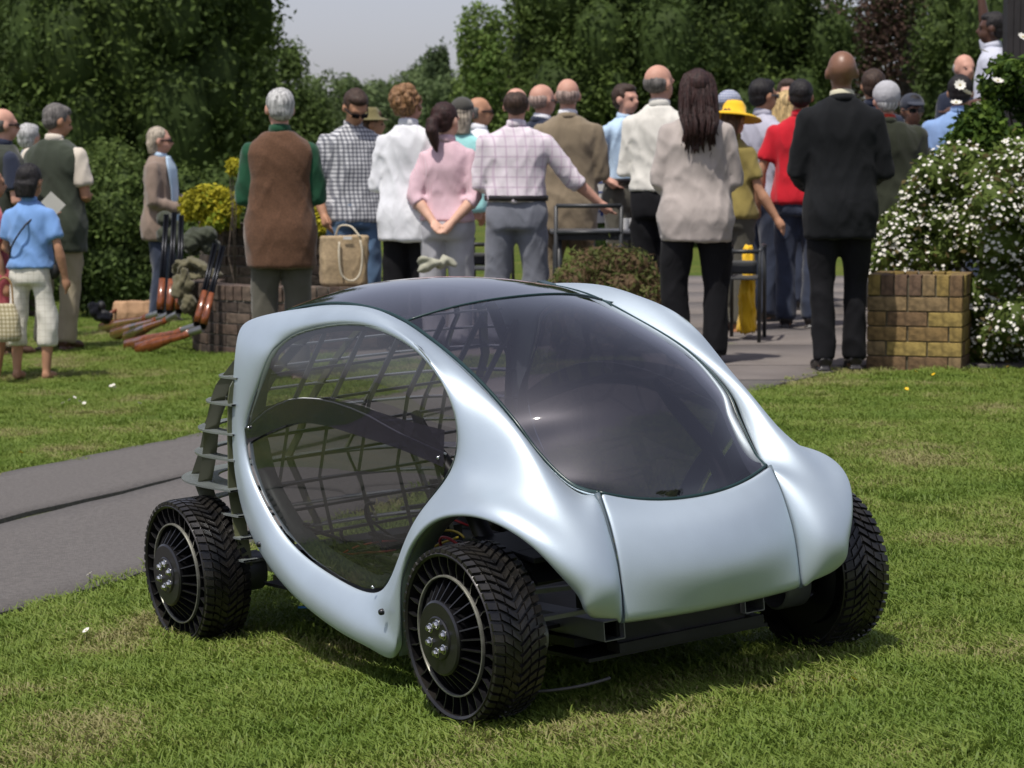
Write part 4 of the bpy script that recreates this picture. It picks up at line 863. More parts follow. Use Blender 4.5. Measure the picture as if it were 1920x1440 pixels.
        b.tube([w, w + df * hl * .5, w + df * hl], [.016 * k, .021 * k, .021 * k], 10, ell=(1, 1))
        for f_ in range(4):
            o_ = side_ * (f_ - 1.5) * .0115 * k; fl = (.040, .046, .043, .034)[f_] * k; bend = palm_n * .35 + df * .8
            p0 = w + df * hl * .9 + o_; p1 = p0 + (df * .9 + palm_n * .25).normalized() * fl * .5; p2 = p1 + bend.normalized() * fl * .5
            b.tube([p0, p1, p2], [.0062 * k, .0056 * k, .0046 * k], 6)
        t0 = w + df * hl * .25 + side_ * .016 * k
        b.tube([t0, t0 + (side_ * .6 + df * .8) * .022 * k, t0 + (side_ * .3 + df) * .042 * k], [.0075 * k, .0068 * k, .0052 * k], 6)
        if legs:
            h_, kn, an = LJ[i]
            b.tube([h_, h_.lerp(kn, .5), kn, kn.lerp(an, .3), an, an - Vector((0, 0, .02 * k))], [z_ * k * (.84 if (trousers and tlen < .06) else 1) for z_ in (.042 * bw, .042 * bw, .034, .034, .020, .020)], 12)
            b.tube([an + Vector((0, -.022 * k, -.026 * k)), an + Vector((0, .03 * k, -.024 * k)), an + Vector((sx * .006 * k, .075 * k, -.032 * k)), an + Vector((sx * .008 * k, .100 * k, -.036 * k))], [.020 * k, .022 * k, .020 * k, .011 * k], 10)
    bo = b.build('body', SKIN[skin], root, True); remesh(bo, vox * 1.0, 2)
    def garment(nm, bm_, m, amp, sc=1.0, vx=None, sm=1):
        o = bm_.build(nm, m, root, True); remesh(o, vx or vox * 1.28, 3); wrinkle(o, amp * 1.6, sc * .85, sd)
        q = o.modifiers.new('s', 'SMOOTH'); q.factor = .5; q.iterations = 2; return bake(o)
    # --- trousers
    if trousers and legs:
        b = MB(); T = torso(.001, .455, .60); rings(b, T, 22, p=2.4)
        for i, sx in enumerate((1, -1)):
            h_, kn, an = LJ[i]; end = kn.lerp(an, 1.0); end.z = tlen * k if tlen < .06 else tlen * k
            if tlen >= .06: end = kn.lerp(an, min(1, (.28 - tlen) / .235))
            b.tube([h_ + Vector((0, 0, .01 * k)), h_.lerp(kn, .15), h_.lerp(kn, .3), h_.lerp(kn, .6), kn, kn.lerp(end, .5), end], [.046 * k * bw, .050 * k * bw, .053 * k * bw, .050 * k * bw, .043 * k * loose, .040 * k * loose, .039 * k * loose], 16)
        garment('trousers', b, trousers, .0050, .8)
    if shoes and legs:
        for i, sx in enumerate((1, -1)):
            an = LJ[i][2]; b = MB()
            b.tube([an + Vector((0, -.030 * k, -.016 * k)), an + Vector((0, 0, -.010 * k)), an + Vector((0, .04 * k, -.020 * k)), an + Vector((sx * .007 * k, .085 * k, -.028 * k)), an + Vector((sx * .008 * k, .108 * k, -.034 * k))], [.020 * k, .027 * k, .026 * k, .024 * k, .012 * k], 14, ell=(1.05, .8))
            b.box(tuple(an + Vector((sx * .003 * k, .036 * k, -.040 * k))), (.044 * k, .145 * k, .010 * k)); o = b.build('shoe', shoes, root, True); remesh(o, .008, 1)
    # --- upper garments
    def upper(nm, m, zh, slv, infl, amp, top_z=.852, flare=0.0, gat=0.0, sc=1.0, armr=1.0):
        b = MB(); rings(b, torso(infl, zh, top_z, flare, gat=gat), 24, p=2.4)
        for i, sx in enumerate((1, -1)):
            a, e, w, df, du = AJ[i]; ins = a + Vector((-sx * .02 * k, 0, .002 * k))
            if slv == 'none': continue
            r = lambda q: q * k * armr + .003 + infl * .45
            if slv == 'short': P = [ins, a, a.lerp(e, .4), a.lerp(e, .72)]; rr = [r(.029), r(.0295), r(.0315), r(.035)]
            elif slv == 'roll': P = [ins, a, a.lerp(e, .5), e, e.lerp(w, .30)]; rr = [r(.029), r(.0295), r(.030), r(.029), r(.030)]
            else: P = [ins, a, a.lerp(e, .5), e, e.lerp(w, .5), e.lerp(w, .97)]; rr = [r(.029), r(.0295), r(.029), r(.0275), r(.025), r(.021)]
            b.ball(a, r(.0285) * bw, 12)
            b.tube(P, [q * (bw * .5 + .5) for q in rr], 14)
        return garment(nm, b, m, amp, sc)
    if top: upper('shirt', top, hem, sleeve, .007, .0048 * loose, gat=.008 if hem > .54 else 0, flare=hang)
    if vest: upper('waistcoat', vest, vhem, 'none', .020, .0040, .845, flare=hang)
    if jacket: upper('jacket', jacket, jhem, 'long', .020, .0050, .846, flare=hang, armr=1.08)
    if openj:
        b = MB(); T = torso(.020 + .013, .50, .846); n = 9; kk = 0
        for (x, y, z, rx, ry) in T:
            w = .30 + .25 * min(1, max(0, (z / k - .50) / .3))
            for j in range(n):
                a = PI / 2 + (j / (n - 1) - .5) * 2 * w; c, s_ = math.cos(a), math.sin(a)
                b.V.append((x + rx * math.copysign(abs(c) ** (2 / 2.4), c), y + ry * s_ ** (2 / 2.4), z))
        for i in range(len(T) - 1):
            for j in range(n - 1): a = i * n + j; b.F.append([a + 1, a, a + n, a + n + 1])
        o = b.build('shirt_front', openj, root, True); md = o.modifiers.new('s', 'SOLIDIFY'); md.thickness = .006
    if collar and (top or jacket):
        cm = top if top else jacket; b = MB(); n = 20; infl = .006
        b.lathe([(.0375 * k, -.016 * k), (.0385 * k, .004 * k), (.0365 * k, .016 * k), (.0345 * k, .016 * k), (.036 * k, 0), (.035 * k, -.016 * k)], 24, Matrix.Translation(L((0, -.004 * k, .856 * k))) @ Matrix.Rotation(math.radians(-12), 4, 'X'), closed=True)
        b.build('collar', cm, root, True)
    if jacket:
        b = MB(); b.lathe([(.046 * k, -.018 * k), (.044 * k, .004 * k), (.041 * k, .004 * k), (.042 * k, -.018 * k)], 24, Matrix.Translation(L((0, -.006 * k, .850 * k))) @ Matrix.Rotation(math.radians(-16), 4, 'X'), closed=True); b.build('lapel_collar', jacket, root, True)
    if belt:
        b = MB(); c = torso(.012, .575, .60)[0]; b.lathe([(1.0, -.011 * k), (1.03, -.009 * k), (1.03, .009 * k), (1.0, .011 * k)], 28, Matrix.Translation((c[0], c[1], .578 * k)) @ Matrix.Diagonal((c[3] + .006, c[4] + .008, 1, 1)), closed=True)
        b.build('belt', belt, root, True)
    # --- hair
    hm = HAIR[hair] if hair in HAIR else None; R3 = HM.to_3x3().normalized().to_4x4(); q = k * hs
    if style and hm:
        b = MB()
        if style in ('short', 'curly', 'pony', 'long', 'bob', 'mid'):
            b.ball(hp(0, -.012, .948), (.0495 * q, .0555 * q, .0540 * q), 20, R3); b.ball(hp(0, -.026, .922), (.0440 * q, .0360 * q, .0380 * q), 16, R3)
        if style == 'short': b.ball(hp(0, .012, .975), (.038 * q, .036 * q, .024 * q), 14, R3)
        if style == 'bald': b.ball(hp(0, -.0145, .932), (.0478 * q, .0500 * q, .0400 * q), 18, R3)
        if style == 'thin': b.ball(hp(0, -.020, .940), (.0495 * q, .0480 * q, .0480 * q), 18, R3)
        if style == 'curly':
            for i in range(90):
                v = Vector((random.gauss(0, 1), random.gauss(-.5, 1), random.gauss(.3, .8))).normalized(); p = hp(0, -.012, .944) + (R3.to_3x3() @ Vector((v.x * .050, v.y * .055, v.z * .056))) * q
                b.ball(tuple(p), random.uniform(.010, .016) * q, 6)
        if style in ('bob', 'mid'):
            b.tube([hp(0, -.02, .95), hp(0, -.032, .91), hp(0, -.030, .865 if style == 'mid' else .84)], [.045 * q, .044 * q, .034 * q], 16, ell=(1.1, .8))
        if style == 'pony':
            b.tube([hp(0, -.055, .935), hp(0, -.085, .925), hp(.004, -.092, .89), hp(.01, -.082, .845), hp(.015, -.075, .81)], [.020 * q, .024 * q, .026 * q, .018 * q, .005 * q], 12)
        if style == 'long':
            b.tube([hp(0, -.012, .985), hp(0, -.016, .960), hp(0, -.030, .90), hp(0, -.044, .84), hp(.002, -.066, .815), hp(.002, -.074, .785)], [.030 * q, .049 * q, .054 * q, .055 * q, .048 * q, .032 * q], 18, ell=(1.12, .70))
            for i in range(60):
                x0 = random.uniform(-.046, .046); l = random.uniform(.70, .78)
                b.tube([hp(x0 * .9, -.058 + abs(x0) * .5, .86), hp(x0 * 1.05, -.076 + abs(x0) * .4, .82), hp(x0 * 1.3 + random.uniform(-.014, .014), -.083 + abs(x0) * .35, l)], [.008 * q, .006 * q, .0012 * q], 5)
        o = b.build('hair', hm, root, True)
        if style != 'long': remesh(o, .0075 if style != 'curly' else .006, 1); wrinkle(o, .0022 if style != 'curly' else .004, 4.5, sd, .4)
        else: remesh(o, .005, 2); wrinkle(o, .0012, 4.0, sd, .05)
    if style == 'long' and hm:
        CT = [((0, -.010, 1.002), .006), ((0, -.013, .982), .040), ((0, -.016, .955), .051), ((0, -.028, .91), .056), ((0, -.042, .85), .058), ((.002, -.064, .82), .054), ((.002, -.076, .785), .044)]
        b = MB()
        for _s in range(230):
            a = random.uniform(-1.75, 1.75); le = random.randint(5, 7); fz = random.uniform(.98, 1.06); w0 = random.uniform(-.006, .006)
            pts = [hp(c_[0] + math.sin(a + w0 * 8 * i_) * r_ * 1.10 * fz, c_[1] - math.cos(a) * r_ * .72 * fz, c_[2]) for i_, (c_, r_) in enumerate(CT[:le])]
            if le == 7: pts.append(hp(math.sin(a) * .045 + random.uniform(-.01, .01), -.083, random.uniform(.725, .775)))
            b.tube(pts, [.0030 * q] * (len(pts) - 1) + [.0008 * q], 4)
        tag(b.build('hair_strands', hm, root, True), kind='stuff')
    # eyes (only matter on faces turned to the camera)
    if abs(((face + head[0]) % 360) - 0) > 50 and not glasses:
        for sx in (1, -1):
            MB().ball(hp(sx * .018, .0465, .928), .0052 * q, 8).build('eye', mat('dark_eye', (.03, .02, .015), .2), root, True)
    if glasses:
        b = MB()
        for sx in (1, -1):
            b.box((0, 0, 0), (.030 * q, .005 * q, .018 * q), M=Matrix.Translation(hp(sx * .0185, .0585, .928)) @ R3 @ Matrix.Rotation(-sx * .25, 4, 'Z'))
            b.beam(hp(sx * .034, .052, .931), hp(sx * .049, .0, .930), .004 * q, .006 * q)
        b.beam(hp(-.008, .060, .931), hp(.008, .060, .931), .003 * q, .004 * q); b.build('sunglasses', mat('dark_lens', (.006, .006, .008), .12, spec=.8) if glasses == 'sun' else mat('thin_wire_frame', (.1, .1, .1), .3), root, bevel=.001)
    if hat:
        ty, m = hat; b = MB(); T = Matrix.Translation(hp(0, -.010, .962)) @ R3
        if ty == 'cap':
            b.ball(tuple(hp(0, -.008, .958)), (.053 * q, .062 * q, .048 * q), 20, R3); b.ball(tuple(hp(0, .050, .958)), (.040 * q, .036 * q, .008 * q), 14, R3 @ Matrix.Rotation(-.25, 4, 'X'))
        if ty == 'brim':
            b.lathe([(0, .045 * q), (.036 * q, .044 * q), (.048 * q, .026 * q), (.052 * q, .0), (.088 * q, -.012 * q), (.092 * q, -.015 * q), (.086 * q, -.014 * q), (.05 * q, -.005 * q)], 32, T)
        if ty == 'sunhat':
            b.lathe([(0, .052 * q), (.034 * q, .050 * q), (.050 * q, .030 * q), (.054 * q, .0), (.120 * q, -.018 * q), (.128 * q, -.028 * q), (.118 * q, -.024 * q), (.054 * q, -.006 * q)], 40, T)
        if ty == 'beanie': b.ball(tuple(hp(0, -.012, .955)), (.055 * q, .061 * q, .058 * q), 20, R3)
        o = b.build('hat', m, root, True)
        if ty == 'cap': remesh(o, .006, 1)
        if ty == 'beanie': remesh(o, .008, 1); wrinkle(o, .002, 3, sd)
        if ty in ('brim', 'sunhat'): wrinkle(o, .003, 1.2, sd)
    root['_k'] = k
    return root

white_c = cloth('white_cotton', (.72, .73, .76)); offw = cloth('off_white_linen', (.66, .64, .58)); navy = cloth('navy_cotton', (.018, .024, .045)); blackc = cloth('black_trouser_cloth', (.006, .006, .0075), sheen=.02)
suit = cloth('black_suit_cloth', (.007, .008, .0095), sheen=.04); tanw = cloth('tan_suit_cloth', (.22, .175, .115)); khaki = cloth('khaki_chino', (.34, .29, .20)); greyt = cloth('grey_trouser_cloth', (.16, .17, .20))
lgrey = cloth('pale_grey_linen', (.42, .42, .45)); jeans = cloth('blue_denim', (.10, .17, .27), var=.25); djeans = cloth('dark_denim', (.035, .045, .075), var=.2); brownv = cloth('brown_tweed', (.105, .052, .028), vs=120, var=.22)
greens = cloth('bottle_green_knit', (.010, .065, .030)); olivev = cloth('dark_olive_cloth', (.055, .065, .045)); oliv2 = cloth('dark_loden_cloth', (.022, .026, .014)); redp = cloth('red_pique', (.50, .010, .022))
bluep = cloth('sky_blue_pique', (.17, .32, .62)); lblue = cloth('light_blue_cotton', (.42, .56, .70)); beige = cloth('beige_knit', (.42, .37, .34)); lilac = cloth('lilac_grey_cotton', (.40, .40, .47)); aqua = cloth('aqua_cotton', (.33, .66, .64))
mauve = cloth('taupe_linen_jacket', (.22, .165, .13)); cream = cloth('cream_jersey', (.62, .56, .47)); oliveg = cloth('olive_gold_cotton', (.24, .19, .055)); gtrous = cloth('grey_brown_corduroy', (.085, .080, .062)); yellowc = cloth('bright_yellow_cloth', (.78, .47, .02))
pinkc = checks('pink_checked_shirt', (.60, .36, .42), (.66, .52, .56), 70, 70, .5); plaid = checks('pale_lilac_plaid', (.68, .62, .66), (.48, .36, .46), 15, 15, .16); bwcheck = checks('white_and_charcoal_check', (.60, .61, .62), (.030, .035, .06), 34, 34, .48)
capri = checks('white_windowpane_cotton', (.66, .64, .56), (.40, .38, .30), 26, 26, .08); dress = cloth('pink_red_cotton', (.45, .10, .12)); blackleather = mat('black_shoe_leather', (.012, .010, .010), .35); brownl = mat('brown_shoe_leather', (.07, .035, .02), .4)
tanl = mat('tan_sandal_leather', (.28, .12, .05), .5); greyhat = cloth('pale_grey_wool', (.40, .40, .42)); hatol = cloth('olive_felt', (.15, .13, .055)); hatdk = cloth('dark_olive_tweed', (.060, .058, .050)); hatnv = cloth('navy_cap_cloth', (.03, .035, .05))
G1 = 'people gathered on the lawn and patio behind the car'
person(12, 203, 268, 62, label='bald man with sunglasses in dark navy shirt cut off by the left edge', group=G1, skin='pink', hair='dgrey', style='bald', glasses='sun', top=navy, sleeve='short', vest=cloth('dark_green_waistcoat', (.03, .035, .025)), trousers=khaki, shoes=brownl, arms=('hold', 'hold'), bw=1.1)
person(-14, 318, 300, 60, H=1.36, sex='f', label='girl in a red and pink dress partly cut off behind the boy', group=G1, skin='tan', hair='lbrown', style='long', top=dress, sleeve='short', hem=.30, trousers=None, hs=1.12, arms=('down', 'down'), shoes=None, hang=.5)
boy = person(58, 318, 304, 12, label='boy in sky blue polo shirt and white checked cropped trousers', group=G1, skin='tan', hair='black', style='mid', top=bluep, sleeve='short', hem=.53, trousers=capri, tlen=.16, hs=1.22, bw=.98, arms=('out', 'hold'), loose=1.15, stance=.075, head=(10, 8), vox=.011)
person(104, 195, 262, 22, label='man in long dark green waistcoat over cream tee shirt and khaki trousers', group=G1, skin='tan', hair='dgrey', style='short', top=cream, sleeve='short', vest=cloth('long_green_gilet', (.040, .050, .034)), vhem=.40, trousers=khaki, shoes=brownl, arms=('front', 'hold'), head=(38, 15), bw=1.16, lean=2, hang=.4)
person(60, 232, 240, 30, legs=False, label='white haired person nearly hidden behind the green waistcoat man', group=G1, skin='pink', hair='grey', style='short', top=white_c, trousers=navy, vox=.018)
person(303, 238, 218, 100, openj=lblue, H=1.70, label='grey blond man in sunglasses wearing taupe jacket over light blue shirt', group=G1, skin='pink', hair='sandy', style='mid', glasses='sun', top=lblue, hem=.50, jacket=mauve, jhem=.43, trousers=djeans, shoes=brownl, arms=('hold', 'front'), head=(-14, 0), hang=.4)
person(527, 167, 312, -4, label='silver haired man in brown waistcoat over bottle green jumper', group=G1, skin='pink', hair='grey', style='short', top=greens, vest=brownv, vhem=.385, trousers=gtrous, shoes=brownl, arms=('front', 'front'), bw=1.02, head=(-14, 4), hang=.25, loose=1.1)
person(664, 166, 262, 168, label='dark haired man in sunglasses and checked shirt looking down', group=G1, skin='tan', hair='brown', style='short', glasses='sun', top=bwcheck, sleeve='roll', hem=.475, trousers=jeans, shoes=brownl, arms=('pocket', 'down'), head=(-12, 34), bw=1.06, loose=1.1)
person(698, 205, 235, 80, legs=False, label='person in olive brimmed hat behind the checked shirt man', group=G1, skin='tan', hair='lbrown', style='short', hat=('brim', hatol), top=olivev, trousers=navy, vox=.018)
person(767, 162, 276, 14, label='curly ginger blond haired man in loose white shirt and black trousers', group=G1, skin='pink', hair='curl', style='curly', top=white_c, hem=.415, trousers=blackc, shoes=blackleather, arms=('front', 'front'), head=(35, 0), hang=.6, loose=1.2)
person(838, 197, 278, 8, sex='f', label='woman with dark ponytail and pink shirt holding her hands behind her back', group=G1, skin='pale', hair='red', style='pony', top=pinkc, sleeve='roll', hem=.525, trousers=lgrey, shoes=brownl, arms=('behind', 'behind'), head=(28, 0), loose=1.2, bw=1.06, hs=1.08)
person(868, 185, 238, 10, sex='f', legs=False, label='person in dark olive cap and aqua top behind the pink shirt', group=G1, skin='pink', hair='sandy', style='bob', hat=('cap', hatdk), top=aqua, trousers=khaki, arms=('front', 'front'), vox=.018)
person(900, 182, 226, 80, legs=False, label='bald tanned man in sunglasses facing right behind the pale plaid shirt', group=G1, skin='tan', hair='dgrey', style='bald', glasses='sun', top=white_c, trousers=khaki, vox=.016)
person(968, 165, 282, 5, label='man in pale plaid shirt and grey trousers resting a hand on a chair', group=G1, skin='pink', hair='brown', style='thin', top=plaid, sleeve='roll', hem=.565, trousers=greyt, belt=blackleather, shoes=blackleather, arms=('reach', 'front'), bw=1.14, stance=.06, loose=1.2)
person(1017, 158, 252, 52, legs=False, label='bald ruddy man with glasses facing right in dark navy jacket', group=G1, skin='pink', hair='stub', style='bald', glasses='wire', top=white_c, jacket=navy, trousers=navy, vox=.016)
person(1064, 148, 262, 4, label='bald man seen from behind in tan suit', group=G1, skin='pink', hair='stub', style='bald', top=white_c, jacket=tanw, jhem=.40, trousers=tanw, shoes=brownl, arms=('front', 'front'), bw=1.04)
person(1172, 158, 240, 140, label='brown haired man in light blue shirt with a hand on his hip', group=G1, skin='pink', hair='brown', style='short', top=lblue, sleeve='roll', hem=.565, trousers=gtrous, belt=blackleather, shoes=brownl, arms=('hip', 'down'), head=(-10, 0), bw=1.05)
person(1235, 122, 292, 16, label='tall balding man in white shirt and black trousers left of the long haired woman', group=G1, skin='pink', hair='dgrey', style='bald', top=offw, hem=.55, trousers=blackc, shoes=blackleather, arms=('front', 'front'), head=(30, 0), loose=1.25)
person(1305, 132, 321, -3, sex='f', label='woman with long dark auburn hair in beige jumper and black trousers', group=G1, skin='pale', hair='red', style='long', top=beige, hem=.42, trousers=blackc, shoes=blackleather, arms=('hold', 'hold'), hang=.15, loose=1.1, bw=1.12, stance=.062, collar=False, vox=.0115)
person(1372, 196, 270, 38, sex='f', label='woman in bright yellow sun hat and olive gold top', group=G1, skin='tan', hair='lbrown', style='bob', hat=('sunhat', yellowc), top=oliveg, sleeve='short', hem=.50, trousers=gtrous, shoes=tanl, arms=('swing', 'hold'), loose=1.2, head=(0, 10))
person(1366, 172, 244, 30, legs=False, label='person in blue and white checked cap behind the yellow sun hat', group=G1, skin='pink', hair='dgrey', style='short', hat=('cap', checks('blue_white_check_cap', (.6, .62, .66), (.04, .07, .2), 50, 50, .5)), top=navy, trousers=navy, vox=.018)
person(1428, 149, 254, 60, label='dark haired man with glasses in lilac grey shirt facing right', group=G1, skin='tan', hair='black', style='short', glasses='wire', top=lilac, sleeve='roll', hem=.50, trousers=djeans, shoes=blackleather, arms=('front', 'down'), bw=1.05)
person(1470, 172, 236, 0, sex='f', label='blond woman behind the red polo shirt', group=G1, skin='pale', hair='blond', style='long', top=lblue, trousers=djeans, shoes=blackleather, vox=.016)
person(1474, 149, 226, 180, legs=False, label='brown haired man whose face shows above the blond hair', group=G1, skin='pink', hair='brown', style='short', top=navy, trousers=navy, vox=.016)
person(1498, 150, 264, 10, label='black haired man in bright red polo shirt', group=G1, skin='tan', hair='black', style='short', top=redp, sleeve='short', hem=.50, trousers=djeans, shoes=blackleather, arms=('front', 'out'), bw=1.03, stance=.05)
person(1574, 96, 331, -2, label='tall man with shaved head in black suit beside the brick planter', group=G1, skin='brown', hair='black', style=None, top=cloth('cream_shirt', (.55, .52, .38)), jacket=suit, jhem=.415, trousers=blackc, shoes=blackleather, arms=('hold', 'hold'), head=(4, 0), bw=1.0, step=.05, loose=.9, hang=.10, vox=.0115)
person(1632, 131, 242, 0, legs=False, label='dark haired person mostly hidden behind the black suit', group=G1, skin='tan', hair='brown', style='short', top=navy, trousers=navy, vox=.018)
person(1676, 158, 272, -8, label='person in pale grey woollen hat and long dark olive coat', group=G1, skin='pink', hair='grey', style='short', hat=('beanie', greyhat), top=cloth('red_collar_cotton', (.45, .04, .02)), jacket=oliv2, jhem=.40, trousers=greyt, shoes=brownl, arms=('front', 'front'), bw=1.18, side=-7)
person(1706, 178, 256, 170, label='person in dark cap and sunglasses facing the camera', group=G1, skin='brown', hair='black', style='short', glasses='sun', hat=('cap', hatnv), top=navy, jacket=navy, trousers=greyt, shoes=blackleather, vox=.016)
person(1795, 142, 264, 15, label='dark haired man in light blue shirt beside the white flowering bush', group=G1, skin='tan', hair='black', style='short', top=cloth('mid_blue_cotton', (.22, .34, .58)), trousers=djeans, shoes=blackleather, arms=('front', 'front'), bw=1.15)
person(1802, 103, 232, 160, H=1.72, legs=False, label='balding older man whose head shows above the rose leaves', group=G1, skin='pink', hair='grey', style='bald', top=navy, trousers=navy, vox=.016)
person(1852, 26, 250, -75, H=1.75, label='man in white shirt raising one arm at the dark post', group=G1, skin='dark', hair='black', style='short', top=cloth('pale_blue_white_cotton', (.55, .57, .66)), sleeve='short', trousers=navy, shoes=blackleather, arms=('raised', 'hold'))
# ------------------------------------------------------------------ brickwork
def brickmats(tag_, cols, var=.38): return [mat(f'{tag_}_brick_{i}', c, .9, var=var, vs=22, bump=.9, bs=90, bd=.004) for i, c in enumerate(cols)]
yb = brickmats('yellow', [(.25, .175, .052), (.20, .128, .048), (.29, .21, .062), (.15, .092, .045), (.21, .145, .07), (.13, .080, .050)]); rb = brickmats('dark_red', [(.075, .050, .038), (.095, .065, .048), (.055, .040, .032), (.12, .088, .065), (.085, .065, .050)])
mortar = mat('grey_mortar', (.20, .185, .16), .95, var=.2, vs=30, bump=.8, bs=120)
def brick_me(l, w, h, m, name='brick'):
    b = MB().box((0, 0, 0), (l, w, h)); o = b.build(name, m, None, False)
    bm = bmesh.new(); bm.from_mesh(o.data); bmesh.ops.bevel(bm, geom=list(bm.edges), offset=.0022, segments=1, affect='EDGES'); bm.to_mesh(o.data); bm.free()
    me = o.data; col.objects.unlink(o); bpy.data.objects.remove(o); return me
_bc = {}
def put_brick(parent, p, rz, l, w, h, ms, i=None):
    k = (round(l, 3), round(w, 3), round(h, 3)); mi = random.randrange(len(ms)) if i is None else i
    key = k + (ms[mi].name,)
    if key not in _bc: _bc[key] = brick_me(l, w, h, ms[mi])
    o = link('brick', _bc[key], parent); o.location = (p[0] + random.uniform(-.002, .002), p[1] + random.uniform(-.002, .002), p[2]); o.rotation_euler = (random.uniform(-.008, .008), random.uniform(-.008, .008), rz + random.uniform(-.008, .008)); return o
# square planter: soldier course on top
pl = empty('brick_planter', (2.385, 14.05, 0), math.radians(-17)); tag(pl, 'square yellow brick planter with a soldier course on top beside the black suit', 'planter')
Wp, hb = .55, .078
rows = [(-.015 + hb * i + .008 * i) for i in range(6)]
b = MB(); t = .09
for (cx_, cy_, dx, dy) in ((0, -Wp / 2 + t / 2 + .008, Wp - .02, t - .012), (0, Wp / 2 - t / 2 - .008, Wp - .02, t - .012), (-Wp / 2 + t / 2 + .008, 0, t - .012, Wp - .02 - 2 * t), (Wp / 2 - t / 2 - .008, 0, t - .012, Wp - .02 - 2 * t)):
    b.box((cx_, cy_, .21), (dx, dy, .61))
b.build('mortar_joints', mat('mossy_mortar', (.115, .10, .065), .95, var=.3, vs=25, bump=.8, bs=120), pl)
b = MB(); b.box((0, 0, .47), (Wp - .2, Wp - .2, .02)); b.build('soil', mat('dark_soil', (.035, .022, .015), .95, bump=1, bs=60, bd=.02), pl)
for r, z in enumerate(rows[:-1]):
    off = 0 if r % 2 else .5
    for side_ in range(4):
        a = side_ * PI / 2; L_ = Wp - .10 if side_ % 2 else Wp; x = -L_ / 2; first = True
        while x < L_ / 2 - .01:
            l = .115 if (first and r % 2) else .235
            l = min(l, L_ / 2 - x)
            if l > .03:
                px_, py_ = x + l / 2, -(Wp / 2 - .05)
                c, s_ = math.cos(a), math.sin(a); put_brick(pl, (c * px_ - s_ * py_, s_ * px_ + c * py_, z + hb / 2), a, l - .010, .10, hb, yb)
            x += l; first = False
ztop = rows[-2] + hb + .008
for side_ in range(4):
    a = side_ * PI / 2; n = 7 if side_ % 2 == 0 else 5; L_ = Wp if side_ % 2 == 0 else Wp - .2
    for i in range(n):
        px_, py_ = -L_ / 2 + (i + .5) * L_ / n, -(Wp / 2 - .05); c, s_ = math.cos(a), math.sin(a)
        put_brick(pl, (c * px_ - s_ * py_, s_ * px_ + c * py_, ztop + .06), a, L_ / n - .010, .10, .118, yb)
# curved walls at the left
def arc_wall(name, label, c, R, a0, a1, z0, z1, cap=True, bh=.068, bl_=.215, mats_=rb):
    root = empty(name, (c[0], c[1], z0)); tag(root, label, 'wall'); H_ = z1 - z0; caph = .10 if cap else 0
    b = MB(); b.lathe([(R - .085, 0), (R - .008, 0), (R - .008, H_ - .004), (R - .085, H_ - .004)], 40, closed=True, a0=a0, a1=a1); b.build('mortar_joints', mortar, root)
    z = 0; r = 0
    while z + bh < H_ - caph + .02:
        n = int((a1 - a0) * R / (bl_ + .01)); 
        for i in range(n):
            a = a0 + (i + (.5 if r % 2 else 0) + .5) * (bl_ + .01) / R
            if a > a1: continue
            put_brick(root, (math.cos(a) * (R - .05), math.sin(a) * (R - .05), z + bh / 2), a + PI / 2, bl_, .10, bh, mats_)
        z += bh + .010; r += 1
    if cap:
        n = int((a1 - a0) * R / .078)
        for i in range(n):
            a = a0 + (i + .5) * .078 / R; put_brick(root, (math.cos(a) * (R - .09), math.sin(a) * (R - .09), H_ - .05), a, .20, .068, .10, mats_)
    return root
arc_wall('curved_brick_wall', 'low curved dark brick wall with an upright capping behind the shotguns', (tx(610, 17.3), 17.3, 0), .95, PI * .93, PI * 1.70, gz(-1.6, 17) - .03, .33)
arc_wall('raised_brick_bed', 'higher dark brick bed that holds the yellow shrubs', (tx(510, 19.2), 19.3, 0), .58, PI * .95, PI * 1.98, -.25, .70, cap=True)
b = MB().lathe([(0, 0), (.54, 0)], 24, Matrix.Translation((tx(500, 19.2), 19.3, .62))); tag(b.build('bed_soil', mat('dark_soil', (.035, .022, .015), .95, bump=1, bs=60, bd=.02)), kind='structure')

# ------------------------------------------------------------------ furniture on the patio
tmet = mat('charcoal_furniture_metal', (.028, .031, .033), .45, var=.2); mesh_c = mat('charcoal_sling_fabric', (.040, .043, .046), .7, var=.15)
def garden_chair(px, s, ytop, face, label, w=.50, open_back=False, grp='patio chairs'):
    d = FPX / s; X = (px - 960) / s; root = empty('garden_chair', (X, d, 0), -math.radians(face)); tag(root, label, 'chair', grp); zt = CAM_H - (ytop - HOR) / s
    for sx in (1, -1):
        MB().tube([(sx * w / 2, -.24, 0), (sx * w / 2, -.22, .42), (sx * w / 2, -.27, zt)], .013, 8).build('leg', tmet, root, True)
        MB().tube([(sx * w / 2, .25, 0), (sx * w / 2, .22, .42), (sx * w / 2, .20, .62)], .013, 8).build('leg', tmet, root, True)
        MB().tube([(sx * w / 2, -.24, .60), (sx * w / 2, 0, .63), (sx * w / 2, .22, .62)], .014, 8).build('armrest', tmet, root, True)
    MB().tube([(-w / 2, -.27, zt), (w / 2, -.27, zt)], .014, 8).build('top_rail', tmet, root, True)
    if open_back: MB().tube([(-w / 2, -.255, zt - .17), (w / 2, -.255, zt - .17)], .012, 8).build('back_bar', tmet, root, True)
    else: grid_mesh('backrest', [[(x, -.225 - .05 * (z - .42) + .015 * math.cos(x * 5), z) for z in np.linspace(.45, zt - .06, 5)] for x in np.linspace(-w / 2 + .02, w / 2 - .02, 6)], mesh_c, root, .004)
    MB().box((0, 0, .42), (w - .03, .46, .015)).build('seat', mesh_c, root, bevel=.004)
    return root
c1 = garden_chair(1101, 286, 384, 0, 'charcoal metal garden chair under the plaid shirt man hand', w=.42, open_back=True)
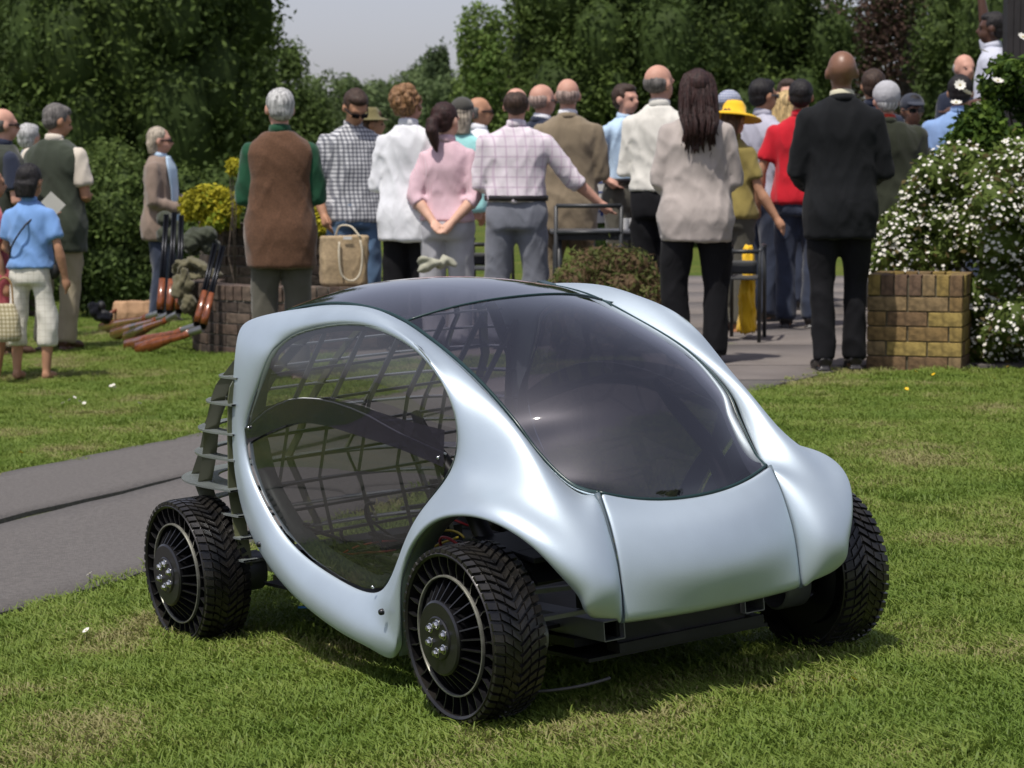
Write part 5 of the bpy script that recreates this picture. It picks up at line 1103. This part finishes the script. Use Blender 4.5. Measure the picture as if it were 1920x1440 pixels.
garden_chair(905, 262, 455, 20, 'charcoal garden chair between the pink shirt and the grey trousers', w=.30)
garden_chair(617, 236, 392, 160, 'dark sling garden chair behind the brown waistcoat', w=.34)
garden_chair(1398, 284, 468, 10, 'dark metal garden chair draped with bright yellow cloth', w=.22)
tb = empty('patio_table', (tx(1140, 16.7), 16.85, 0)); tag(tb, 'long charcoal metal patio table behind the garden chair', 'table')
MB().box((.02, 0, .695), (.84, .50, .025)).build('table_top', mat('table_top_metal', (.075, .078, .085), .4, var=.1), tb, bevel=.006)
MB().box((.02, 0, .66), (.78, .44, .04)).build('apron', tmet, tb)
for sx in (1, -1):
    for sy in (1, -1): MB().tube([(sx * .36 + .02, sy * .19, 0), (sx * .36 + .02, sy * .19, .66)], .02, 8).build('leg', tmet, tb, True)
wc = mat('white_ceramic', (.70, .70, .68), .3, var=.04); ink = mat('blue_print', (.05, .09, .30), .6)
for k, (px, py, lab) in enumerate(((1172, 425, 'white cup beside another on the patio table, left one'), (1187, 424, 'white cup beside another on the patio table, right one'))):
    p = at(px, py, 16.85); r0 = empty('white_cup', (p.x, p.y, .7085)); tag(r0, lab, 'cup'); MB().lathe([(0, 0), (.022, 0), (.034, .075), (.031, .075), (.02, .008), (0, .006)], 20).build('cup_body', wc, r0, True, sharp=40)
    MB().tube([(.03, 0, .06), (.05, 0, .05), (.045, 0, .03), (.026, 0, .02)], .004, 6).build('handle', wc, r0, True)
# printed display panel behind the table
sb = empty('display_board', (tx(1131, 18.9), 18.9, 0)); tag(sb, 'white upright display board with small blue print behind the tan suit', 'sign')
MB().box((0, 0, .93), (.17, .02, .46)).build('board', wc, sb, bevel=.002)
for i in range(5): MB().box((0, -.0125, 1.09 - i * .075), (.12 - .02 * (i % 2), .001, .012)).build('text_line', ink, sb)
MB().box((0, -.0125, .78), (.05, .001, .05)).build('emblem', ink, sb)
for sx in (1, -1): MB().tube([(sx * .07, 0, 0), (sx * .07, 0, .72)], .008, 6).build('post', tmet, sb, True)
# yellow cloth over the chair
b = MB(); yy = 16.05; X0 = tx(1402, yy)
rings(b, [(0, 0, .06, .085, .09), (0, 0, .2, .075, .08), (0, 0, .40, .06, .07), (0, .02, .55, .05, .05), (0, .03, .62, .03, .03)], 18)
o = b.build('yellow_cloth', yellowc, None, True); remesh(o, .012, 1); wrinkle(o, .018, 1.6, 3.3, .15); o.location = (X0, yy, 0); o.scale = (.72, 1, 1); tag(o, 'bright yellow fabric hanging down over the dark chair', 'cloth')

# tote, coats, bags
jute = mat('jute_canvas', (.36, .27, .16), .9, var=.15, vs=60, bump=.8, bs=300, bd=.002); tt = empty('tote_bag', (tx(645, 16.5), 16.5, .33), .25); tt.scale = (1.15, 1, 1.02); tag(tt, 'beige jute tote bag with rope handles standing on the brick wall', 'bag')
b = MB(); rings(b, [(0, 0, 0, .125, .07), (0, 0, .02, .14, .08), (0, 0, .18, .142, .075), (0.005, 0, .335, .145, .05)], 28, p=5); o = b.build('bag_body', jute, tt, True); remesh(o, .010, 1); wrinkle(o, .006, 1.0, 1.1)
rope = mat('cream_rope', (.55, .50, .38), .8, bump=.8, bs=200)
MB().tube([tuple(q) for q in spline([(-.04, -.085, .30), (-.045, -.10, .20), (-.03, -.105, .08), (.03, -.108, .04), (.08, -.105, .09), (.095, -.10, .22), (.085, -.085, .31)], 30)], .006, 8).build('handle', rope, tt, True)
MB().tube([tuple(q) for q in spline([(-.04, .07, .33), (-.02, .03, .40), (.04, -.02, .40), (.09, -.06, .33)], 20)], .006, 8).build('handle', rope, tt, True)
MB().box((.01, -.078, .325), (.05, .006, .02)).build('tag', wc, tt)
def draped(name, label, cat, px, py, d, size, m, seed, fl=.03, amp=.02, parts=3, group=None):
    rs_ = random.Random(seed); b = MB(); 
    for _ in range(parts * 3): b.ball((rs_.uniform(-.4, .4) * size[0], rs_.uniform(-.3, .3) * size[1], rs_.uniform(-.42, .35) * size[2]), (size[0] * rs_.uniform(.18, .32), size[1] * rs_.uniform(.25, .4), size[2] * rs_.uniform(.18, .3)), 12, Euler((rs_.uniform(-.5, .5), rs_.uniform(-.8, .8), rs_.uniform(0, 3))).to_matrix().to_4x4())
    o = b.build(name, m, None, True); remesh(o, .011, 1); wrinkle(o, amp, 1.6, seed, .8); o.location = at(px, py, d); tag(o, label, cat, group); return o
coat = cloth('olive_waxed_cotton', (.115, .105, .060)); coat2 = cloth('dark_green_waxed_cotton', (.045, .052, .034)); sage = cloth('sage_canvas', (.36, .36, .28))
draped('folded_coat', 'olive coat thrown over the end of the low brick wall', 'coat', 365, 503, 16.95, (.38, .22, .10), coat, 3, amp=.010)
draped('hanging_coat', 'olive coat sleeve hanging down the wall beside the guns', 'coat', 344, 545, 16.85, (.12, .14, .36), coat, 5, amp=.010)
draped('dark_coat', 'dark green coat piled above the low brick wall', 'coat', 372, 448, 17.6, (.24, .2, .22), coat2, 8, amp=.010)
draped('shooting_jacket', 'green shooting jacket hanging below the taupe jacket', 'coat', 328, 432, 17.9, (.22, .16, .26), coat2, 12, amp=.010)
draped('folded_canvas_hat', 'crumpled pale sage canvas hat on the wall behind the car roof', 'hat', 815, 497, 15.9, (.25, .16, .10), sage, 21, amp=.006, parts=2)
draped('black_holdall', 'small black holdall on the grass behind the khaki trousers', 'bag', 188, 585, 17.9, (.16, .14, .14), mat('black_nylon', (.015, .015, .016), .6, bump=.3), 17, amp=.006)
kraft = mat('kraft_paper', (.40, .24, .13), .8, var=.12, bump=.5, bs=30, bd=.01); p = gp(250, 606); kb = empty('paper_bag', p, .35); tag(kb, 'brown kraft paper bag lying on the grass behind the shotguns', 'bag')
b = MB(); rings(b, [(-.0, 0, 0, .17, .09), (0, 0, .10, .175, .085), (.0, .0, .19, .165, .04)], 24, p=6); o = b.build('bag_body', kraft, kb, True); remesh(o, .012, 1); wrinkle(o, .008, .9, 2.1)
MB().tube([(-.15, -.05, .12), (-.21, -.08, .10), (-.22, -.09, .02)], .018, 8).build('leather_flap', mat('red_brown_leather', (.16, .045, .02), .4), kb, True)

# broken shotguns leaning by the wall: each hinged open, stock on the grass, barrels up
walnut = mat('polished_walnut', (.19, .055, .018), .22, var=.35, vs=25, coat=.5, bump=.1, bs=80); blued = mat('blued_steel', (.008, .009, .012), .28, metal=.7, var=.15); silverr = mat('engraved_silver', (.42, .42, .42), .3, metal=.9, var=.2, bump=.5, bs=300)
def shotgun(butt, hinge, muzzle, d, label):
    d0 = d; h = at(hinge[0], hinge[1], d); g = gp(*butt); g.z += .025; m_ = at(muzzle[0], muzzle[1], d + .15)
    root = empty('shotgun', g); tag(root, label, 'shotgun', 'shotguns resting by the brick wall'); O = Vector(g); B = Vector((0, 0, 0)); Hh = h - O; M_ = m_ - O
    ax = (Hh - B); gr_ = B.lerp(Hh, .55) + Vector((0, 0, -.012))
    MB().tube([B - ax.normalized() * .004, B, B.lerp(Hh, .3), B.lerp(Hh, .5), gr_.lerp(Hh, .35), B.lerp(Hh, .80)], [.036, .043, .036, .024, .021, .024], 14, ell=(.68, 1.15)).build('stock', walnut, root, True)
    MB().beam(B - ax.normalized() * .012, B - ax.normalized() * .002, .036, .066).build('butt_plate', rubber_in, root, bevel=.004)
    MB().tube([B.lerp(Hh, .78), B.lerp(Hh, .88), Hh], [.019, .022, .023], 12, ell=(.8, 1.2)).build('receiver', silverr, root, True, sharp=40)
    MB().tube([B.lerp(Hh, .70) + Vector((0, 0, -.02)), B.lerp(Hh, .74) + Vector((0, 0, -.045)), B.lerp(Hh, .82) + Vector((0, 0, -.045)), B.lerp(Hh, .86) + Vector((0, 0, -.02))], .003, 6).build('trigger_guard', blued, root, True)
    bx = (M_ - Hh).normalized(); sd_ = bx.cross(Vector((0, 1, 0))).normalized()
    for s_ in (1, -1): MB().tube([Hh + sd_ * .0105 * s_, M_ + sd_ * .0095 * s_], [.0125, .0095], 12).build('barrel', blued, root, True)
    MB().tube([Hh + bx * .03, Hh + bx * .10, Hh + bx * .26], [.026, .026, .021], 12, ell=(1.1, .85)).build('fore_end', walnut, root, True)
    return root
shotgun((238, 655), (368, 612), (404, 457), 16.6, 'broken open shotgun with barrels against the wall, stock nearest the viewer')
shotgun((258, 662), (380, 616), (418, 461), 16.5, 'broken open shotgun beside the nearest one, barrels furthest right')
shotgun((190, 622), (300, 588), (312, 402), 17.3, 'broken open shotgun whose stock lies furthest left')
shotgun((212, 634), (318, 590), (327, 398), 17.1, 'broken open shotgun in the middle of the leaning row')
shotgun((236, 640), (335, 588), (340, 404), 16.9, 'broken open shotgun just left of the hanging coat sleeve')

# things carried
card = mat('white_card', (.62, .61, .55), .7, var=.05); p = at(92, 388, 14.75); o = MB().box((0, 0, 0), (.13, .004, .16)).build('paper_leaflet', card, None); o.location = (p.x, FPX / 262 + .30 - 2.35, p.z); o.location = at(94, 388, 16.0); o.rotation_euler = (.1, .75, .2); tag(o, 'cream paper leaflet held by the boy in front of the green waistcoat', 'leaflet')
hb_ = empty('handbag', at(10, 600, 14.75)); tag(hb_, 'cream checked canvas handbag held by the girl at the left edge', 'bag')
b = MB(); rings(b, [(0, 0, -.13, .085, .05), (0, 0, -.10, .10, .06), (0, 0, .02, .09, .055), (0, 0, .10, .06, .03)], 22, p=3); o = b.build('bag_body', checks('cream_brown_check', (.52, .47, .32), (.22, .18, .08), 40, 40, .4), hb_, True); remesh(o, .008, 1); wrinkle(o, .003, 1, 1)
MB().tube([tuple(q) for q in spline([(-.05, 0, .09), (-.04, 0, .22), (0, 0, .26), (.04, 0, .22), (.05, 0, .09)], 20)], .006, 8).build('strap', mat('tan_strap_leather', (.30, .17, .06), .5), hb_, True)
kB = boy['_k']; st = MB().tube([tuple(q) for q in spline([(.085, -.02, .80 * kB), (.02, -.115, .74 * kB), (-.07, -.12, .64 * kB), (-.13, -.02, .56 * kB)], 24)], .006, 8); st.build('shoulder_strap', mat('black_webbing', (.012, .012, .014), .7), boy, True)
b = MB().ball((.13, .03, .52 * kB), (.05, .04, .055), 12); o = b.build('black_pouch', mat('black_nylon', (.015, .015, .016), .6, bump=.3), boy, True)
# dark post and raised deck at the right
dw = mat('dark_stained_timber', (.018, .015, .015), .6, var=.3, bump=.4, bs=40)
pb = empty('timber_post', (tx(1905, 17.4), 17.4, 0)); tag(pb, 'very dark timber post standing at the top right corner', 'post')
for i in range(5): MB().box((-.09 + i * .048, 0, 1.6), (.045, .16, 3.2)).build('plank', dw, pb, bevel=.002)
tag(MB().box((tx(1830, 19), 19.2, .16), (1.6, 2.6, .32)).build('raised_deck', dw, None, bevel=.01), kind='structure')
